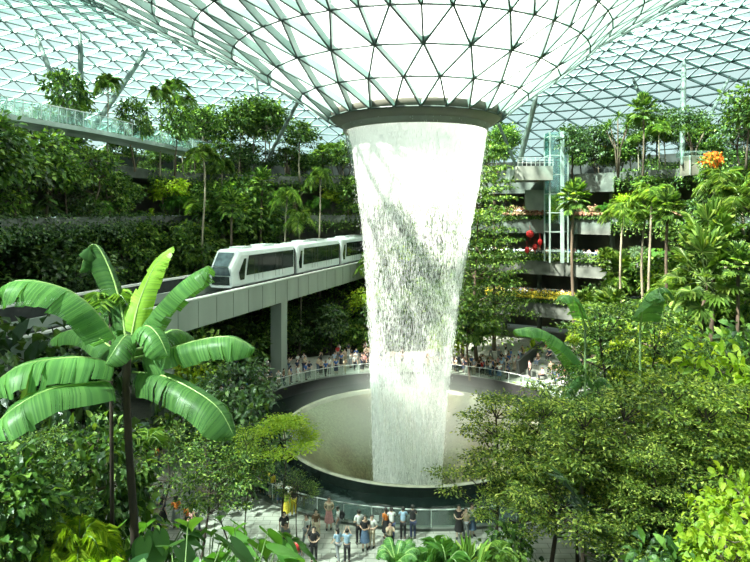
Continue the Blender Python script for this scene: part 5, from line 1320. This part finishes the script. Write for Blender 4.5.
# backpacks worn on the plaza
for px, py, c, lab, rz in ((342, 537, 'black', 'black backpack on the back of the sideways person in white', 0), (308.5, 547, 'black', 'small black backpack on the walking person in white and grey', 0)):
    x, y = P_(px, py); mb = MB(); mb.ell((0, 0, 0), (.16, .10, .22), 12); mb.ell((0, -.09, -.06), (.11, .05, .11), 8); e = empty('backpack', (x, y - .02, 1.2), lab, 'backpack'); e.rotation_euler = (0, 0, rz)
    link('body', mb.mesh('body', M['cloth_' + c], True)).parent = e; mb = MB(); mb.tube([(-.05, 0, .2), (0, 0, .27), (.05, 0, .2)], .012, 6); link('handle', mb.mesh('handle', M['black'], True)).parent = e
# red lanterns in the middle terrace
for k, (px, py) in enumerate(((530, 234), (535, 247), (527, 250), (540, 242))):
    p = at(px, py, 79.5); e = empty('red_lantern', tuple(p), 'red lantern hanging in the middle open terrace, %s' % ('topmost', 'lowest on the right', 'lowest on the left', 'right one')[k], 'lantern')
    mb = MB(); mb.ell((0, 0, 0), (.55 if k == 0 else .35, .55 if k == 0 else .35, .5 if k == 0 else .45), 10); link('shade', mb.mesh('shade', mat('lantern_red%d' % k, (.7, .03, .03)), True)).parent = e
    mb = MB(); mb.tube([(0, 0, .4), (0, 0, 1.2)], .03, 5); mb.tube([(0, 0, -.4), (0, 0, -.9)], .06, 5); link('cord', mb.mesh('cord', M['cloth_red'])).parent = e
# ================================================================== LIGHT, CAMERA
w = bpy.data.worlds.new('sky'); bpy.context.scene.world = w; w.use_nodes = True
nt = w.node_tree; bg = nt.nodes['Background']
tc = nt.nodes.new('ShaderNodeTexCoord'); nz = nt.nodes.new('ShaderNodeTexNoise'); nz.inputs['Scale'].default_value = 2.2; nz.inputs['Detail'].default_value = 6
cr = nt.nodes.new('ShaderNodeValToRGB'); cr.color_ramp.elements[0].position = .35; cr.color_ramp.elements[0].color = (.80, .94, .94, 1); cr.color_ramp.elements[1].position = .6; cr.color_ramp.elements[1].color = (.90, .98, .97, 1)
nt.links.new(tc.outputs['Generated'], nz.inputs[0]); nt.links.new(nz.outputs[0], cr.inputs[0]); nt.links.new(cr.outputs[0], bg.inputs[0]); bg.inputs[1].default_value = 1.3
s = bpy.data.lights.new('sun', 'SUN'); s.energy = 47.0; s.angle = math.radians(2.2); s.color = (1, .96, .86)
so = bpy.data.objects.new('sun', s); C.objects.link(so)
sd = Vector((.60, .42, -1.0)).normalized()      # direction the light travels
so.rotation_euler = sd.to_track_quat('-Z', 'Y').to_euler()
cam = bpy.data.cameras.new('camera'); co = bpy.data.objects.new('camera', cam); C.objects.link(co)
co.location = (0, 0, CAMZ); co.rotation_euler = (PI / 2, 0, 0); cam.sensor_width = 36; cam.lens = F_PX * 36 / 750; cam.shift_y = -(281 - HOR) / 750; cam.clip_end = 500
sc = bpy.context.scene; sc.camera = co
sc.view_settings.view_transform = 'Standard'; sc.view_settings.look = 'None'; sc.view_settings.gamma = 1; sc.view_settings.exposure = EXPO
sc.cycles.use_denoising = True
sc.cycles.max_bounces = 7; sc.cycles.diffuse_bounces = 3; sc.cycles.glossy_bounces = 2; sc.cycles.transmission_bounces = 4; sc.cycles.transparent_max_bounces = 24; sc.cycles.volume_bounces = 1
sc.cycles.volume_step_rate = 2.0; sc.cycles.volume_max_steps = 64; sc.cycles.sample_clamp_indirect = 6; sc.cycles.use_light_tree = False
